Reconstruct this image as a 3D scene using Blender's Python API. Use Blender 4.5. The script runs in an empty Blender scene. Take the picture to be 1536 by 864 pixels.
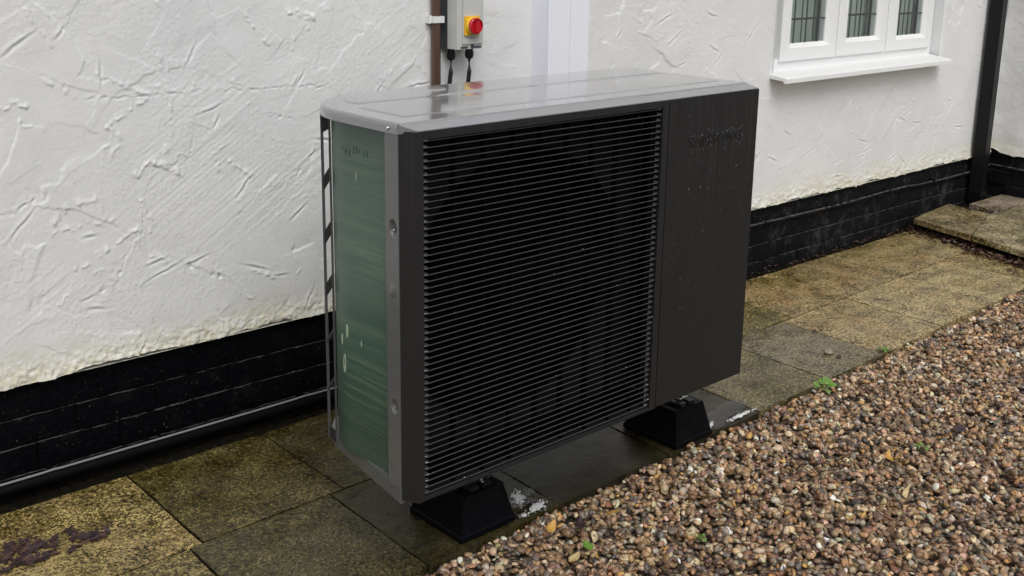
import bpy, bmesh, math, random
import numpy as np
from mathutils import Vector, Matrix
random.seed(7)
rng = np.random.default_rng(11)
S = bpy.context.scene
C = S.collection
PI = math.pi

# ------------------------------------------------------------------ camera
cam = bpy.data.cameras.new("camera")
cam_o = bpy.data.objects.new("camera", cam)
C.objects.link(cam_o)
S.camera = cam_o
r_ = (0.74826749, -0.66322305, 0.01519707)
u_ = (0.1463294, 0.18735016, 0.97133291)
f_ = (0.64705755, 0.72459306, -0.23723706)
cam_o.matrix_world = Matrix(((r_[0], u_[0], -f_[0], -1.3884),
                             (r_[1], u_[1], -f_[1], -1.8629),
                             (r_[2], u_[2], -f_[2], 1.5196),
                             (0, 0, 0, 1)))
cam.sensor_width = 36
cam.lens = 1659.09 / 1536 * 36
cam.shift_x = -1.3 / 1536
cam.shift_y = -(432 - 316.6) / 1536
cam.clip_start = 0.05
cam.clip_end = 500

# ------------------------------------------------------------------ sky, sun, exposure (overcast)
SUN_EL, SUN_AZ = math.radians(52), math.radians(205)    # azimuth clockwise from +Y
w = bpy.data.worlds.new("World")
S.world = w
w.use_nodes = True
nt = w.node_tree
bg = nt.nodes["Background"]
sky = nt.nodes.new("ShaderNodeTexSky")
sky.sky_type = 'NISHITA'
sky.sun_disc = False
sky.sun_elevation = SUN_EL
sky.sun_rotation = SUN_AZ
sky.dust_density = 4
hs = nt.nodes.new("ShaderNodeHueSaturation")            # cloud cover takes the blue out
hs.inputs["Saturation"].default_value = 0.22
nt.links.new(sky.outputs[0], hs.inputs["Color"])
nt.links.new(hs.outputs[0], bg.inputs["Color"])
bg.inputs["Strength"].default_value = 0.12
sun = bpy.data.lights.new("sun", 'SUN')
sun.energy = 0.8
sun.angle = math.radians(35)
sun.color = (1, 0.97, 0.93)
sun_o = bpy.data.objects.new("sun", sun)
C.objects.link(sun_o)
sd = Vector((math.sin(SUN_AZ) * math.cos(SUN_EL), math.cos(SUN_AZ) * math.cos(SUN_EL), math.sin(SUN_EL)))
sun_o.rotation_euler = sd.to_track_quat('Z', 'Y').to_euler()
sun_o.location = (0, -4, 6)
S.view_settings.view_transform = 'Standard'
S.view_settings.look = 'None'
S.view_settings.gamma = 1
S.view_settings.exposure = 0.15

YW = 1.1526          # face of the rendered wall
ZP = 0.316           # lower edge of the render
XC = 5.18            # inner corner with the return wall


# ------------------------------------------------------------------ helpers
def link(o, parent=None):
    C.objects.link(o)
    if parent:
        o.parent = parent
    return o


def tag(o, label=None, cat=None, group=None, kind=None):
    if label: o["label"] = label
    if cat: o["category"] = cat
    if group: o["group"] = group
    if kind: o["kind"] = kind
    return o


def empty(name, loc=(0, 0, 0), rz=0):
    o = bpy.data.objects.new(name, None)
    o.empty_display_size = .05
    o.location = loc
    o.rotation_euler = (0, 0, rz)
    return link(o)


def mesh_obj(name, me, mat, parent=None, smooth=False):
    if isinstance(mat, (list, tuple)):
        for m in mat: me.materials.append(m)
    elif mat is not None:
        me.materials.append(mat)
    if smooth:
        me.polygons.foreach_set("use_smooth", [True] * len(me.polygons))
    return link(bpy.data.objects.new(name, me), parent)


def bm_obj(name, bm, mat, parent=None, smooth=False, bevel=0, seg=2, angle=30):
    if bevel:
        es = [e for e in bm.edges if e.is_manifold and e.calc_face_angle(0) > math.radians(angle)]
        bmesh.ops.bevel(bm, geom=es, offset=bevel, segments=seg, profile=.5, affect='EDGES', clamp_overlap=True)
    bmesh.ops.recalc_face_normals(bm, faces=bm.faces)
    me = bpy.data.meshes.new(name)
    bm.to_mesh(me)
    bm.free()
    o = mesh_obj(name, me, mat, parent, smooth)
    return o


def smooth_angle(o, deg=35):
    me = o.data
    me.polygons.foreach_set("use_smooth", [True] * len(me.polygons))
    me.set_sharp_from_angle(angle=math.radians(deg))
    return o


def box(bm, x0, x1, y0, y1, z0, z1):
    vs = [bm.verts.new((x, y, z)) for z in (z0, z1) for (x, y) in ((x0, y0), (x1, y0), (x1, y1), (x0, y1))]
    for f in ((3, 2, 1, 0), (4, 5, 6, 7), (0, 1, 5, 4), (1, 2, 6, 5), (2, 3, 7, 6), (3, 0, 4, 7)):
        bm.faces.new([vs[i] for i in f])
    return vs


def prism(bm, pts, z0, z1, top_pts=None):
    a = [bm.verts.new((p[0], p[1], z0 if len(p) < 3 else p[2])) for p in pts]
    b = [bm.verts.new((p[0], p[1], z1)) for p in (top_pts or pts)]
    n = len(a)
    bm.faces.new(a[::-1]); bm.faces.new(b)
    for i in range(n):
        bm.faces.new((a[i], a[(i + 1) % n], b[(i + 1) % n], b[i]))


def tube(bm, path, r, seg=12, cap=True):
    path = [Vector(p) for p in path]
    rings = []
    for i, p in enumerate(path):
        d = (path[min(i + 1, len(path) - 1)] - path[max(i - 1, 0)]).normalized()
        a = d.cross(Vector((0, 0, 1)))
        if a.length < .05: a = d.cross(Vector((1, 0, 0)))
        a.normalize(); b = d.cross(a)
        rr = r[i] if isinstance(r, (list, tuple)) else r
        rings.append([bm.verts.new(p + (a * math.cos(2 * PI * k / seg) + b * math.sin(2 * PI * k / seg)) * rr) for k in range(seg)])
    for q, s in zip(rings, rings[1:]):
        for k in range(seg):
            bm.faces.new((q[k], q[(k + 1) % seg], s[(k + 1) % seg], s[k]))
    if cap:
        bm.faces.new(rings[0][::-1]); bm.faces.new(rings[-1])


def lathe(bm, prof, origin, axis='Y', seg=32):
    """prof: list of (radius, distance along axis)"""
    rings = []
    for r, h in prof:
        ring = []
        for k in range(seg):
            c, s = math.cos(2 * PI * k / seg) * r, math.sin(2 * PI * k / seg) * r
            v = (c, h, s) if axis == 'Y' else ((h, c, s) if axis == 'X' else (c, s, h))
            ring.append(bm.verts.new(Vector(origin) + Vector(v)))
        rings.append(ring)
    for q, s in zip(rings, rings[1:]):
        for k in range(seg):
            bm.faces.new((q[k], q[(k + 1) % seg], s[(k + 1) % seg], s[k]))
    bm.faces.new(rings[0][::-1]); bm.faces.new(rings[-1])


def np_mesh(name, verts, faces, k):
    me = bpy.data.meshes.new(name)
    nv, nf = len(verts), len(faces)
    me.vertices.add(nv)
    me.vertices.foreach_set("co", np.ascontiguousarray(verts, dtype=np.float32).ravel())
    me.loops.add(nf * k)
    me.loops.foreach_set("vertex_index", np.ascontiguousarray(faces, dtype=np.int32).ravel())
    me.polygons.add(nf)
    me.polygons.foreach_set("loop_start", np.arange(0, nf * k, k, dtype=np.int32))
    me.polygons.foreach_set("use_smooth", np.ones(nf, dtype=bool))
    me.update(calc_edges=True)
    return me


def vnoise(x, y, seed):
    """value noise in -1..1 on broadcastable arrays"""
    g = np.random.default_rng(seed).uniform(-1, 1, (256, 256))
    xi, yi = np.floor(x).astype(int), np.floor(y).astype(int)
    fx, fy = x - xi, y - yi
    fx, fy = fx * fx * (3 - 2 * fx), fy * fy * (3 - 2 * fy)
    x0, x1, y0, y1 = xi & 255, (xi + 1) & 255, yi & 255, (yi + 1) & 255
    return (g[x0, y0] * (1 - fx) + g[x1, y0] * fx) * (1 - fy) + (g[x0, y1] * (1 - fx) + g[x1, y1] * fx) * fy


def fbm(x, y, seed, octv=4):
    s, a = 0, 1
    for i in range(octv):
        s = s + a * vnoise(x * 2 ** i + 17 * i, y * 2 ** i + 31 * i, seed + i)
        a *= .5
    return s


# ------------------------------------------------------------------ materials
class Mat:
    def __init__(s, name, base=(.5, .5, .5), rough=.5, **kw):
        s.m = bpy.data.materials.new(name)
        s.m.use_nodes = True
        s.nt = s.m.node_tree
        s.b = s.nt.nodes["Principled BSDF"]
        s.b.inputs["Base Color"].default_value = (*base, 1)
        s.b.inputs["Roughness"].default_value = rough
        for k, v in kw.items():
            s.b.inputs[k.replace("_", " ")].default_value = v

    def n(s, t, **kw):
        nd = s.nt.nodes.new("ShaderNode" + t)
        for k, v in kw.items():
            if k in nd.inputs.keys(): s.set(nd.inputs[k], v)
            else: setattr(nd, k, v)
        return nd

    def set(s, sock, v):
        if isinstance(v, bpy.types.NodeSocket): s.nt.links.new(v, sock)
        else: sock.default_value = v

    def pos(s, scale=(1, 1, 1), rot=(0, 0, 0), obj=False):
        g = s.n("TexCoord").outputs["Object"] if obj else s.n("NewGeometry").outputs["Position"]
        mp = s.n("Mapping")
        mp.inputs["Scale"].default_value = scale
        mp.inputs["Rotation"].default_value = rot
        s.nt.links.new(g, mp.inputs["Vector"])
        return mp.outputs[0]

    def noise(s, vec, scale, detail=4, rough=.55, dist=0):
        nd = s.n("TexNoise")
        nd.inputs["Scale"].default_value = scale
        nd.inputs["Detail"].default_value = detail
        nd.inputs["Roughness"].default_value = rough
        nd.inputs["Distortion"].default_value = dist
        s.nt.links.new(vec, nd.inputs["Vector"])
        return nd.outputs["Fac"]

    def ramp(s, fac, stops):
        nd = s.n("ValToRGB")
        e = nd.color_ramp.elements
        while len(e) < len(stops): e.new(.5)
        for el, (p, c) in zip(e, stops):
            el.position = p
            el.color = (*c, 1) if isinstance(c, tuple) else (c, c, c, 1)
        s.nt.links.new(fac, nd.inputs[0])
        return nd.outputs[0]

    def mix(s, a, b, fac, mode='MIX'):
        nd = s.n("MixRGB", blend_type=mode)
        for i, v in ((0, fac), (1, a), (2, b)):
            if isinstance(v, tuple): v = (*v, 1)
            s.set(nd.inputs[i], v)
        return nd.outputs[0]

    def math(s, op, a, b=0.0, clamp=False):
        nd = s.n("Math", operation=op, use_clamp=clamp)
        s.set(nd.inputs[0], a); s.set(nd.inputs[1], b)
        return nd.outputs[0]

    def xyz(s, vec=None):
        nd = s.n("SeparateXYZ")
        s.nt.links.new(vec or s.n("NewGeometry").outputs["Position"], nd.inputs[0])
        return nd.outputs

    def bump(s, h, dist=.002, strength=1.0, nrm=None):
        nd = s.n("Bump")
        nd.inputs["Distance"].default_value = dist
        nd.inputs["Strength"].default_value = strength
        s.nt.links.new(h, nd.inputs["Height"])
        if nrm is not None: s.nt.links.new(nrm, nd.inputs["Normal"])
        return nd.outputs[0]

    def out(s, col=None, rough=None, nrm=None):
        if col is not None: s.set(s.b.inputs["Base Color"], col)
        if rough is not None: s.set(s.b.inputs["Roughness"], rough)
        if nrm is not None: s.set(s.b.inputs["Normal"], nrm)
        return s.m


def mk_render():
    m = Mat("white_masonry_paint", (.74, .735, .72), .75)
    p = m.pos()
    a = m.noise(p, 2.2, 5, .6)
    b = m.noise(p, 90, 4, .7)
    col = m.ramp(a, [(.3, (.69, .70, .71)), (.7, (.77, .775, .775))])
    # dirty splash band above the plinth
    z = m.xyz()[2]
    wv = m.math('MULTIPLY', m.math('SUBTRACT', m.noise(p, 5, 4), .5), .16)
    band = m.ramp(m.math('ADD', z, wv), [(.32, 1.0), (.43, 0.0)])
    speck = m.ramp(m.noise(p, 55, 5, .75), [(.35, .25), (.62, 1.0)])
    col = m.mix(col, (.56, .53, .38), m.math('MULTIPLY', m.math('MULTIPLY', band, speck), .95))
    spots = m.ramp(m.noise(p, 38, 2, .5), [(.735, 0.0), (.77, 1.0)])
    col = m.mix(col, (.35, .34, .31), m.math('MULTIPLY', spots, .35))
    fine = m.mix(m.noise(p, 330, 4, .7), b, .6)
    return m.out(col, None, m.bump(fine, .0022, .9))


def mk_paintbrick():
    m = Mat("black_masonry_paint", (.012, .012, .014), .4, Specular_IOR_Level=.06)
    p = m.pos()
    a = m.noise(p, 45, 6, .7)
    dust = m.ramp(m.noise(p, 9, 6, .75), [(.52, 0.0), (.72, 1.0)])
    xx = m.xyz()[0]
    worn = m.ramp(m.math('DIVIDE', xx, 5.0), [(.3, .06), (.75, 1.0)])      # the paint is more worn further along
    col = m.mix((.0012, .0012, .0028), (.17, .165, .155), m.math('MULTIPLY', m.math('MULTIPLY', dust, a), worn))
    col = m.mix(col, (.022, .0215, .022), m.math('MULTIPLY', worn, m.math('MULTIPLY', a, .8)))
    # paler on the upward edges of the courses
    nz_ = m.xyz(m.n("NewGeometry").outputs["Normal"])[2]
    ledge = m.math('MULTIPLY', m.ramp(nz_, [(.25, 0.0), (.7, 1.0)]), m.ramp(m.noise(p, 30, 5, .7), [(.38, 0.0), (.62, 1.0)]))
    col = m.mix(col, (.16, .155, .145), m.math('MULTIPLY', ledge, .8))
    col = m.mix(col, (.30, .29, .27), m.math('MULTIPLY', m.ramp(m.noise(p, 130, 3, .6), [(.68, 0.0), (.74, 1.0)]), .5))
    return m.out(col, m.ramp(a, [(.3, .38), (.7, .7)]), m.bump(a, .011, 1.0))


def mk_slab():
    m = Mat("riven_concrete_slab", (.25, .2, .1), .7)
    p = m.pos()
    oi = m.n("ObjectInfo")
    tint = oi.outputs["Color"]
    big = m.noise(p, 3.0, 5, .62, .4)
    mid = m.noise(m.pos((1, 1.6, 1), (0, 0, .5)), 14, 6, .75, .3)
    clus = m.noise(p, 9, 4, .65)
    fine = m.mix(m.noise(p, 85, 4, .75), clus, .22)
    grit = m.mix(m.noise(p, 170, 3, .65), clus, .22)
    # how far the algae has spread over a slab is kept in the object's colour alpha
    spread = m.math('ADD', m.mix(big, mid, .30), m.math('SUBTRACT', oi.outputs["Alpha"], .5))
    moss = m.ramp(spread, [(.46, 0.0), (.60, 1.0)])
    rust = m.ramp(m.noise(p, 5.5, 4, .6), [(.48, 0.0), (.66, .8)])
    tint_ = m.mix(tint, m.mix(tint, (1.12, .86, .60), 1.0, 'MULTIPLY'), rust)
    stone = m.mix(tint_, m.mix(tint_, (.62, .58, .48), 1.0, 'MULTIPLY'), m.ramp(mid, [(.42, 0.0), (.60, 1.0)]))
    stone = m.mix(stone, m.mix(tint, (1.5, 1.5, 1.5), 1.0, 'MULTIPLY'), m.ramp(fine, [(.515, 0.0), (.56, .9)]))
    stone = m.mix(stone, (.018, .014, .007), m.ramp(m.mix(fine, grit, .4), [(.445, 1.0), (.487, 0.0)]))
    green = m.mix(m.mix((.034, .028, .007), (.075, .060, .014), m.ramp(mid, [(.4, 0.0), (.62, 1.0)])), m.mix(tint, (.6, .58, .3), 1.0, 'MULTIPLY'), .45)
    green = m.mix(green, m.mix(tint, (2.6, 2.6, 2.5), 1.0, 'MULTIPLY'), m.ramp(m.mix(fine, grit, .5), [(.54, 0.0), (.585, 1.0)]))
    green = m.mix(green, (.008, .006, .002), m.ramp(fine, [(.42, .95), (.475, 0.0)]))
    col = m.mix(stone, green, moss)
    wet = m.ramp(m.noise(p, 4.5, 4, .6), [(.35, 0.0), (.6, 1.0)])
    rgh = m.ramp(m.mix(wet, mid, .4), [(.3, .24), (.7, .58)])
    m.set(m.b.inputs["Coat Weight"], m.math('MULTIPLY', wet, .5))       # rain film
    m.b.inputs["Coat Roughness"].default_value = .14
    m.b.inputs["Coat IOR"].default_value = 1.33
    m.set(m.b.inputs["Coat Normal"], m.bump(mid, .004, .5))
    return m.out(col, rgh, m.bump(m.mix(fine, mid, .45), .006, .9))


def mk_pebble():
    m = Mat("wet_pebble", (.3, .2, .1), .42)
    at = m.n("Attribute", attribute_name="tint")
    p = m.pos()
    v = m.noise(p, 240, 4, .65)
    col = m.mix(at.outputs["Color"], m.ramp(v, [(.3, .45), (.7, 1.35)]), .55, 'MULTIPLY')
    return m.out(col, m.ramp(v, [(.3, .22), (.7, .5)]), m.bump(v, .001, .4))


def mk_ground():
    m = Mat("gravel_ground", (.2, .15, .1), .8)
    p = m.pos()
    vo = m.n("TexVoronoi")
    vo.inputs["Scale"].default_value = 60
    m.nt.links.new(p, vo.inputs["Vector"])
    sep = m.n("SeparateColor"); m.nt.links.new(vo.outputs["Color"], sep.inputs[0])
    col = m.ramp(sep.outputs[0], [(0, (.10, .07, .05)), (.4, (.25, .18, .12)), (.75, (.36, .29, .21)), (1, (.52, .46, .38))])
    col = m.mix(col, (.02, .015, .01), m.ramp(vo.outputs["Distance"], [(.35, 0.0), (.75, 1.0)]))
    return m.out(col, None, m.bump(m.math('SUBTRACT', 1.0, vo.outputs["Distance"]), .012, 1))


def mk_joint():
    m = Mat("mossy_jointing", (.05, .04, .02), .9, Specular_IOR_Level=.08)
    p = m.pos()
    n = m.noise(p, 60, 5, .7)
    return m.out(m.ramp(n, [(.35, (.003, .0025, .002)), (.58, (.010, .008, .004)), (.78, (.05, .042, .02))]), None, m.bump(n, .006))


def mk_steel(name, col, rough, wetr=.12):
    m = Mat(name, col, rough)
    m.b.inputs["Coat Weight"].default_value = .6
    m.b.inputs["Coat Roughness"].default_value = wetr
    p = m.pos()
    n = m.noise(p, 26, 4, .6)
    c2 = tuple(c * .8 for c in col)
    return m.out(m.mix(col, c2, n), m.ramp(n, [(.3, rough * .8), (.7, rough * 1.2)]))


def mk_lid():
    m = Mat("wet_grey_lid", (.19, .195, .2), .2)
    m.b.inputs["Coat Weight"].default_value = 1
    m.b.inputs["Coat IOR"].default_value = 1.75
    p = m.pos()
    n = m.noise(p, 9, 4, .6)
    d = m.noise(p, 300, 2, .5)
    m.set(m.b.inputs["Coat Roughness"], m.ramp(n, [(.35, .03), (.7, .10)]))
    drops = m.ramp(d, [(.60, 0.0), (.70, 1.0)])
    return m.out(m.mix((.165, .174, .183), (.215, .224, .233), n), .22, m.bump(m.mix(n, drops, .05), .0006, .5))


def mk_black(name, col=(.016, .0155, .0155), rough=.42):
    """satin black sheet metal, rain streaks run down it"""
    m = Mat(name, col, rough)
    st = m.noise(m.pos((60, 60, 1.2)), 1.6, 5, .6)
    n = m.noise(m.pos(), 14, 4, .6)
    streak = m.ramp(st, [(.52, 0.0), (.66, 1.0)])
    zz = m.xyz()[2]
    up = m.ramp(zz, [(.55, 0.0), (1.0, 1.0)])
    k = m.math('MULTIPLY', streak, up)
    c = m.mix(col, tuple(v * 2.4 for v in col), m.math('MULTIPLY', m.mix(k, n, .25), .85))
    run = m.ramp(m.noise(m.pos((42, 42, .8)), 1.3, 5, .7), [(.60, 0.0), (.64, 1.0)])
    c = m.mix(c, tuple(v * .45 for v in col), m.math('MULTIPLY', run, .5))
    return m.out(c, m.ramp(m.mix(k, n, .5), [(.2, rough), (.8, rough * .72)]), m.bump(m.noise(m.pos(), 500, 2, .5), .0004, .25))


def mk_coil():
    m = Mat("green_coated_fins", (.06, .1, .07), .45, Coat_Weight=.35, Coat_Roughness=.25)
    p = m.pos()
    st = m.mix(m.noise(m.pos((.7, .7, 34)), 2.0, 6, .65), m.noise(m.pos((1.5, 1.5, 170)), 2.0, 3, .6), .42)
    big = m.noise(m.pos((1, 1, 2.0)), 2.6, 3, .5)
    xyz = m.xyz()
    col = m.ramp(st, [(.33, (.026, .072, .053)), (.46, (.055, .116, .084)), (.57, (.095, .155, .103)), (.70, (.17, .20, .13))])
    col = m.mix(col, (.040, .088, .072), m.ramp(big, [(.42, 0.0), (.66, .7)]))
    # shade painted in: coil darkens below its middle and slightly at the top
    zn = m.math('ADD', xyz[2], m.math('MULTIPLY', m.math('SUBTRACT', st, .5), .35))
    unshaded = m.ramp(zn, [(.36, 0.0), (.58, 1.0), (.9, 1.0), (1.08, .6)])
    col = m.mix(m.mix(col, (.022, .046, .036), .62), col, unshaded)
    fin = m.n("TexWave", wave_type='BANDS', bands_direction='DIAGONAL')
    fin.inputs["Scale"].default_value = 240
    m.nt.links.new(m.pos((1, 1, .0)), fin.inputs["Vector"])
    return m.out(col, m.ramp(st, [(.3, .38), (.7, .55)]), m.bump(m.mix(fin.outputs["Fac"], st, .5), .0012, .5))


M_render, M_brick, M_slab, M_pebble, M_ground, M_joint = mk_render(), mk_paintbrick(), mk_slab(), mk_pebble(), mk_ground(), mk_joint()
M_lid = mk_lid()
M_grey = mk_steel("grey_casing", (.115, .118, .12), .4)
M_black = mk_black("satin_black_panel", (.0105, .0110, .0117), .40)
M_blackside = mk_black("satin_black_frame", (.011, .011, .012), .42)
M_slat = Mat("grey_black_slat", (.046, .048, .051), .28, Coat_Weight=.7, Coat_Roughness=.08).m
M_void = Mat("dark_inside", (.0016, .0016, .002), .8, Specular_IOR_Level=.05).m
M_shroud = Mat("shroud_plastic", (.0065, .0062, .0062), .7, Specular_IOR_Level=.1).m
M_coil = mk_coil()
M_letter = Mat("black_letters", (.0095, .009, .009), .36).m
M_drop = Mat("water", (1, 1, 1), .02, Transmission_Weight=1.0, IOR=1.33).m
M_upvc = Mat("white_upvc", (.80, .81, .81), .28).m
M_trunk = Mat("white_trunking_plastic", (.84, .86, .93), .35).m
M_brown = mk_steel("brown_pvc", (.085, .042, .026), .38)
M_blackpvc = Mat("black_pvc", (.0055, .0055, .006), .42, Specular_IOR_Level=.25).m
M_rubber = Mat("black_rubber", (.005, .005, .006), .42, Specular_IOR_Level=.08)
_p = M_rubber.pos(); _n = M_rubber.noise(_p, 60, 4, .7)
M_rubber = M_rubber.out(M_rubber.mix((.0025, .0025, .004), (.008, .008, .010), M_rubber.ramp(_n, [(.5, 0.0), (.75, 1.0)])), None, M_rubber.bump(_n, .002, .5))
M_isogrey = Mat("pale_grey_plastic", (.52, .535, .525), .38).m
M_isobase = Mat("slate_grey_plastic", (.055, .065, .075), .42).m
M_yellow = Mat("yellow_plastic", (.80, .48, .03), .35).m
M_red = Mat("red_plastic", (.52, .008, .02), .25, Coat_Weight=.5).m
M_screw = Mat("zinc_screw", (.5, .5, .5), .3, Metallic=1.0).m
M_cable = Mat("black_cable", (.010, .010, .011), .4).m
M_white = Mat("white_plastic_clip", (.76, .77, .76), .35).m
M_lead = Mat("lead_strip", (.05, .055, .055), .5).m


def mk_glass():
    m = Mat("window_glass")
    nt = m.nt
    nt.nodes.remove(m.b)
    tr, gl, fr, mx = (nt.nodes.new("ShaderNode" + t) for t in ("BsdfTransparent", "BsdfGlossy", "Fresnel", "MixShader"))
    tr.inputs[0].default_value = (.82, .86, .85, 1)
    gl.inputs["Roughness"].default_value = .02
    fr.inputs[0].default_value = 1.85
    gm = nt.nodes.new("ShaderNodeNewGeometry"); one = nt.nodes.new("ShaderNodeMath"); one.operation = 'SUBTRACT'; one.inputs[0].default_value = 1
    mu = nt.nodes.new("ShaderNodeMath"); mu.operation = 'MULTIPLY'
    nt.links.new(gm.outputs["Backfacing"], one.inputs[1]); nt.links.new(one.outputs[0], mu.inputs[0]); nt.links.new(fr.outputs[0], mu.inputs[1])
    nt.links.new(mu.outputs[0], mx.inputs[0]); nt.links.new(tr.outputs[0], mx.inputs[1]); nt.links.new(gl.outputs[0], mx.inputs[2])
    nt.links.new(mx.outputs[0], nt.nodes["Material Output"].inputs[0])
    return m.m


M_glass = mk_glass()
M_curtain = Mat("grey_net_curtain", (.62, .64, .60), .9).m
M_room = Mat("room_wall", (.16, .155, .14), .9).m


def mk_leaf(name, a, b, rough=.5):
    m = Mat(name, a, rough)
    n = m.noise(m.pos(), 60, 4, .6)
    m.b.inputs["Subsurface Weight"].default_value = 0
    return m.out(m.ramp(n, [(.35, a), (.65, b)]), None, m.bump(n, .001, .5))


M_leafgreen = mk_leaf("weed_leaf", (.085, .20, .022), (.19, .33, .06), .4)
M_leafyel = mk_leaf("yellow_leaf", (.42, .22, .04), (.60, .36, .09))
M_leafpale = mk_leaf("straw_leaf", (.46, .34, .15), (.56, .45, .24))
M_leafpurple = mk_leaf("purple_leaf", (.020, .009, .012), (.055, .032, .036))
M_leafbrown = mk_leaf("brown_leaf", (.045, .022, .016), (.12, .065, .045))
M_twig = mk_leaf("twig_bark", (.10, .07, .045), (.22, .17, .12))

# ================================================================== SETTING: ground
bm = bmesh.new()
box(bm, -40, 40, -60, 30, -.3, -.033)
g = bm_obj("ground", bm, M_ground)
tag(g, kind='structure')

# ------------------------------------------------------------------ paved path of single slabs
EDGE = lambda x: .128 + .024 * (x - .4)              # front edge of the path, a little off the wall's line
path = empty("path", (0, 0, 0)); tag(path, kind='structure')
bm = bmesh.new()
pts = [(-3.2, EDGE(-3.2) + .012), (4.75, EDGE(4.75) + .012), (4.75, YW + .05), (-3.2, YW + .05)]
prism(bm, pts, -.06, -.009)
bm_obj("jointing_bed", bm, M_joint, path)
xf = [-3.1, -2.63, -2.16, -1.69, -1.23, -.77, -.312, .118, .585, 1.06, 1.535, 1.965, 2.36, 2.84, 3.31, 3.78, 4.24, 4.7]
xb = [-3.1, -2.6, -2.14, -1.66, -1.19, -.73, -.262, .175, .60, 1.08, 1.56, 2.0, 2.445, 2.915, 3.37, 3.83, 4.28, 4.72]
T_OLIVE, T_UNDERSHADE, T_GREY, T_TAN, T_GOLD = (.092, .073, .024, .74), (.030, .026, .010, .62), (.150, .130, .075, .46), (.31, .235, .105, .46), (.37, .29, .14, .40)
tint_f = {5: (.22, .175, .07, .56), 6: (.074, .063, .027, .58), 7: (.032, .028, .011, .60), 8: (.016, .014, .005, .5), 9: (.020, .017, .006, .5), 10: (.15, .125, .065, .54), 11: (.175, .150, .088, .44), 12: (.33, .25, .12, .44), 13: T_GOLD, 14: T_GOLD}  # slabs under the unit tinted near black to put in its shade
tint_b = {4: T_TAN, 5: (.285, .215, .088, .52), 6: T_OLIVE, 7: (.058, .047, .016, .64), 8: T_UNDERSHADE, 9: T_UNDERSHADE, 10: (.12, .10, .03, .62), 11: (.17, .135, .045, .58), 12: (.31, .225, .10, .50), 13: (.30, .22, .10, .50), 14: T_TAN, 15: (.31, .245, .115, .46)}


def slab(corners, z, thick, tint, name, parent, rs):
    """one riven slab: bevelled, softly uneven top"""
    bm = bmesh.new()
    R = random.Random(rs)
    c = [Vector((*p, 0)) for p in corners]
    n = 5
    top = {}
    for i in range(n + 1):
        for j in range(n + 1):
            u, v = i / n, j / n
            p = c[0] * (1 - u) * (1 - v) + c[1] * u * (1 - v) + c[2] * u * v + c[3] * (1 - u) * v
            edge = i in (0, n) or j in (0, n)
            top[i, j] = bm.verts.new((p.x + (R.uniform(-.002, .002) if edge else 0), p.y + (R.uniform(-.002, .002) if edge else 0), z + R.uniform(-.0012, .0012) - (.004 if edge else 0)))
    for i in range(n):
        for j in range(n):
            bm.faces.new((top[i, j], top[i + 1, j], top[i + 1, j + 1], top[i, j + 1]))
    ring = [top[i, 0] for i in range(n)] + [top[n, j] for j in range(n)] + [top[i, n] for i in range(n, 0, -1)] + [top[0, j] for j in range(n, 0, -1)]
    low = [bm.verts.new((v.co.x, v.co.y, z - thick)) for v in ring]
    for k in range(len(ring)):
        bm.faces.new((ring[k], low[k], low[(k + 1) % len(ring)], ring[(k + 1) % len(ring)]))
    o = bm_obj(name, bm, M_slab, parent)
    smooth_angle(o, 50)
    o.color = (*tint[:3], tint[3] if len(tint) > 3 else .5)
    return o


J = .0032
for row, xs, tints in ((0, xf, tint_f), (1, xb, tint_b)):
    for i in range(len(xs) - 1):
        x0, x1 = xs[i] + J, xs[i + 1] - J
        if row == 0:
            ya, yb = (lambda x: EDGE(x)), (lambda x: EDGE(x) + .466)
        else:
            ya, yb = (lambda x: EDGE(x) + .473), (lambda x: min(EDGE(x) + .943, 1.095) if x > .4 else 1.06)
        t = tints.get(i, random.choice((T_TAN, T_OLIVE, T_GOLD)))
        slab([(x0, ya(x0)), (x1, ya(x1)), (x1 + (0 if row else .01), yb(x1)), (x0 + (0 if row else .01), yb(x0))],
             random.uniform(-.0015, .0015), .05, t, "paving_slab", path, 100 * row + i)

# raised slabs at the inner corner
step = empty("raised_step", (4.2, .7, 0)); tag(step, kind='structure')
bm = bmesh.new()
prism(bm, [(4.25, 1.09), (3.86, -.22), (5.17, -.24), (5.17, 1.15), (4.72, 1.15)], -.05, .030)
b_ = bm_obj("rubble_bed", bm, M_joint, step); b_.location = (-4.2, -.7, 0)
for k, (cs, t, z) in enumerate((([(4.075, .690), (4.62, .86), (4.68, 1.125), (4.185, 1.07)], (.27, .215, .115), .078),
                                ([(3.935, .245), (4.55, .22), (4.615, .852), (4.072, .682)], (.31, .265, .155), .080),
                                ([(3.80, -.24), (4.45, -.26), (4.545, .212), (3.933, .237)], (.25, .21, .13), .076),
                                ([(4.56, .22), (5.14, .22), (5.14, .80), (4.63, .86)], (.26, .23, .15), .075),
                                ([(4.462, -.258), (5.14, -.268), (5.14, .205), (4.556, .208)], (.24, .21, .14), .078),
                                ([(4.70, .872), (5.145, .815), (5.145, 1.035), (4.745, 1.035)], (.30, .25, .19, .42), .084))):
    o = slab(cs, z, .034, t, "paving_slab", step, 900 + k); o.location = (-4.2, -.7, 0)

# ================================================================== HOUSE
house = empty("house", (2, YW + .1, 0))
tag(house, "white roughcast rendered house with black painted brick plinth and leaded window", "house")
HL = (-2, -YW - .1, 0)                                # children are modelled in world space, shifted back


def hpart(o):
    o.location = HL
    return o


# --- hand-trowelled render, real relief
WX0, WX1, WZ0, WZ1 = 2.90, 4.44, .94, 2.05            # window opening
xs = np.concatenate([np.arange(-1.1, .98, .0027), np.arange(.98, XC, .0062), [XC]])
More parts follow.
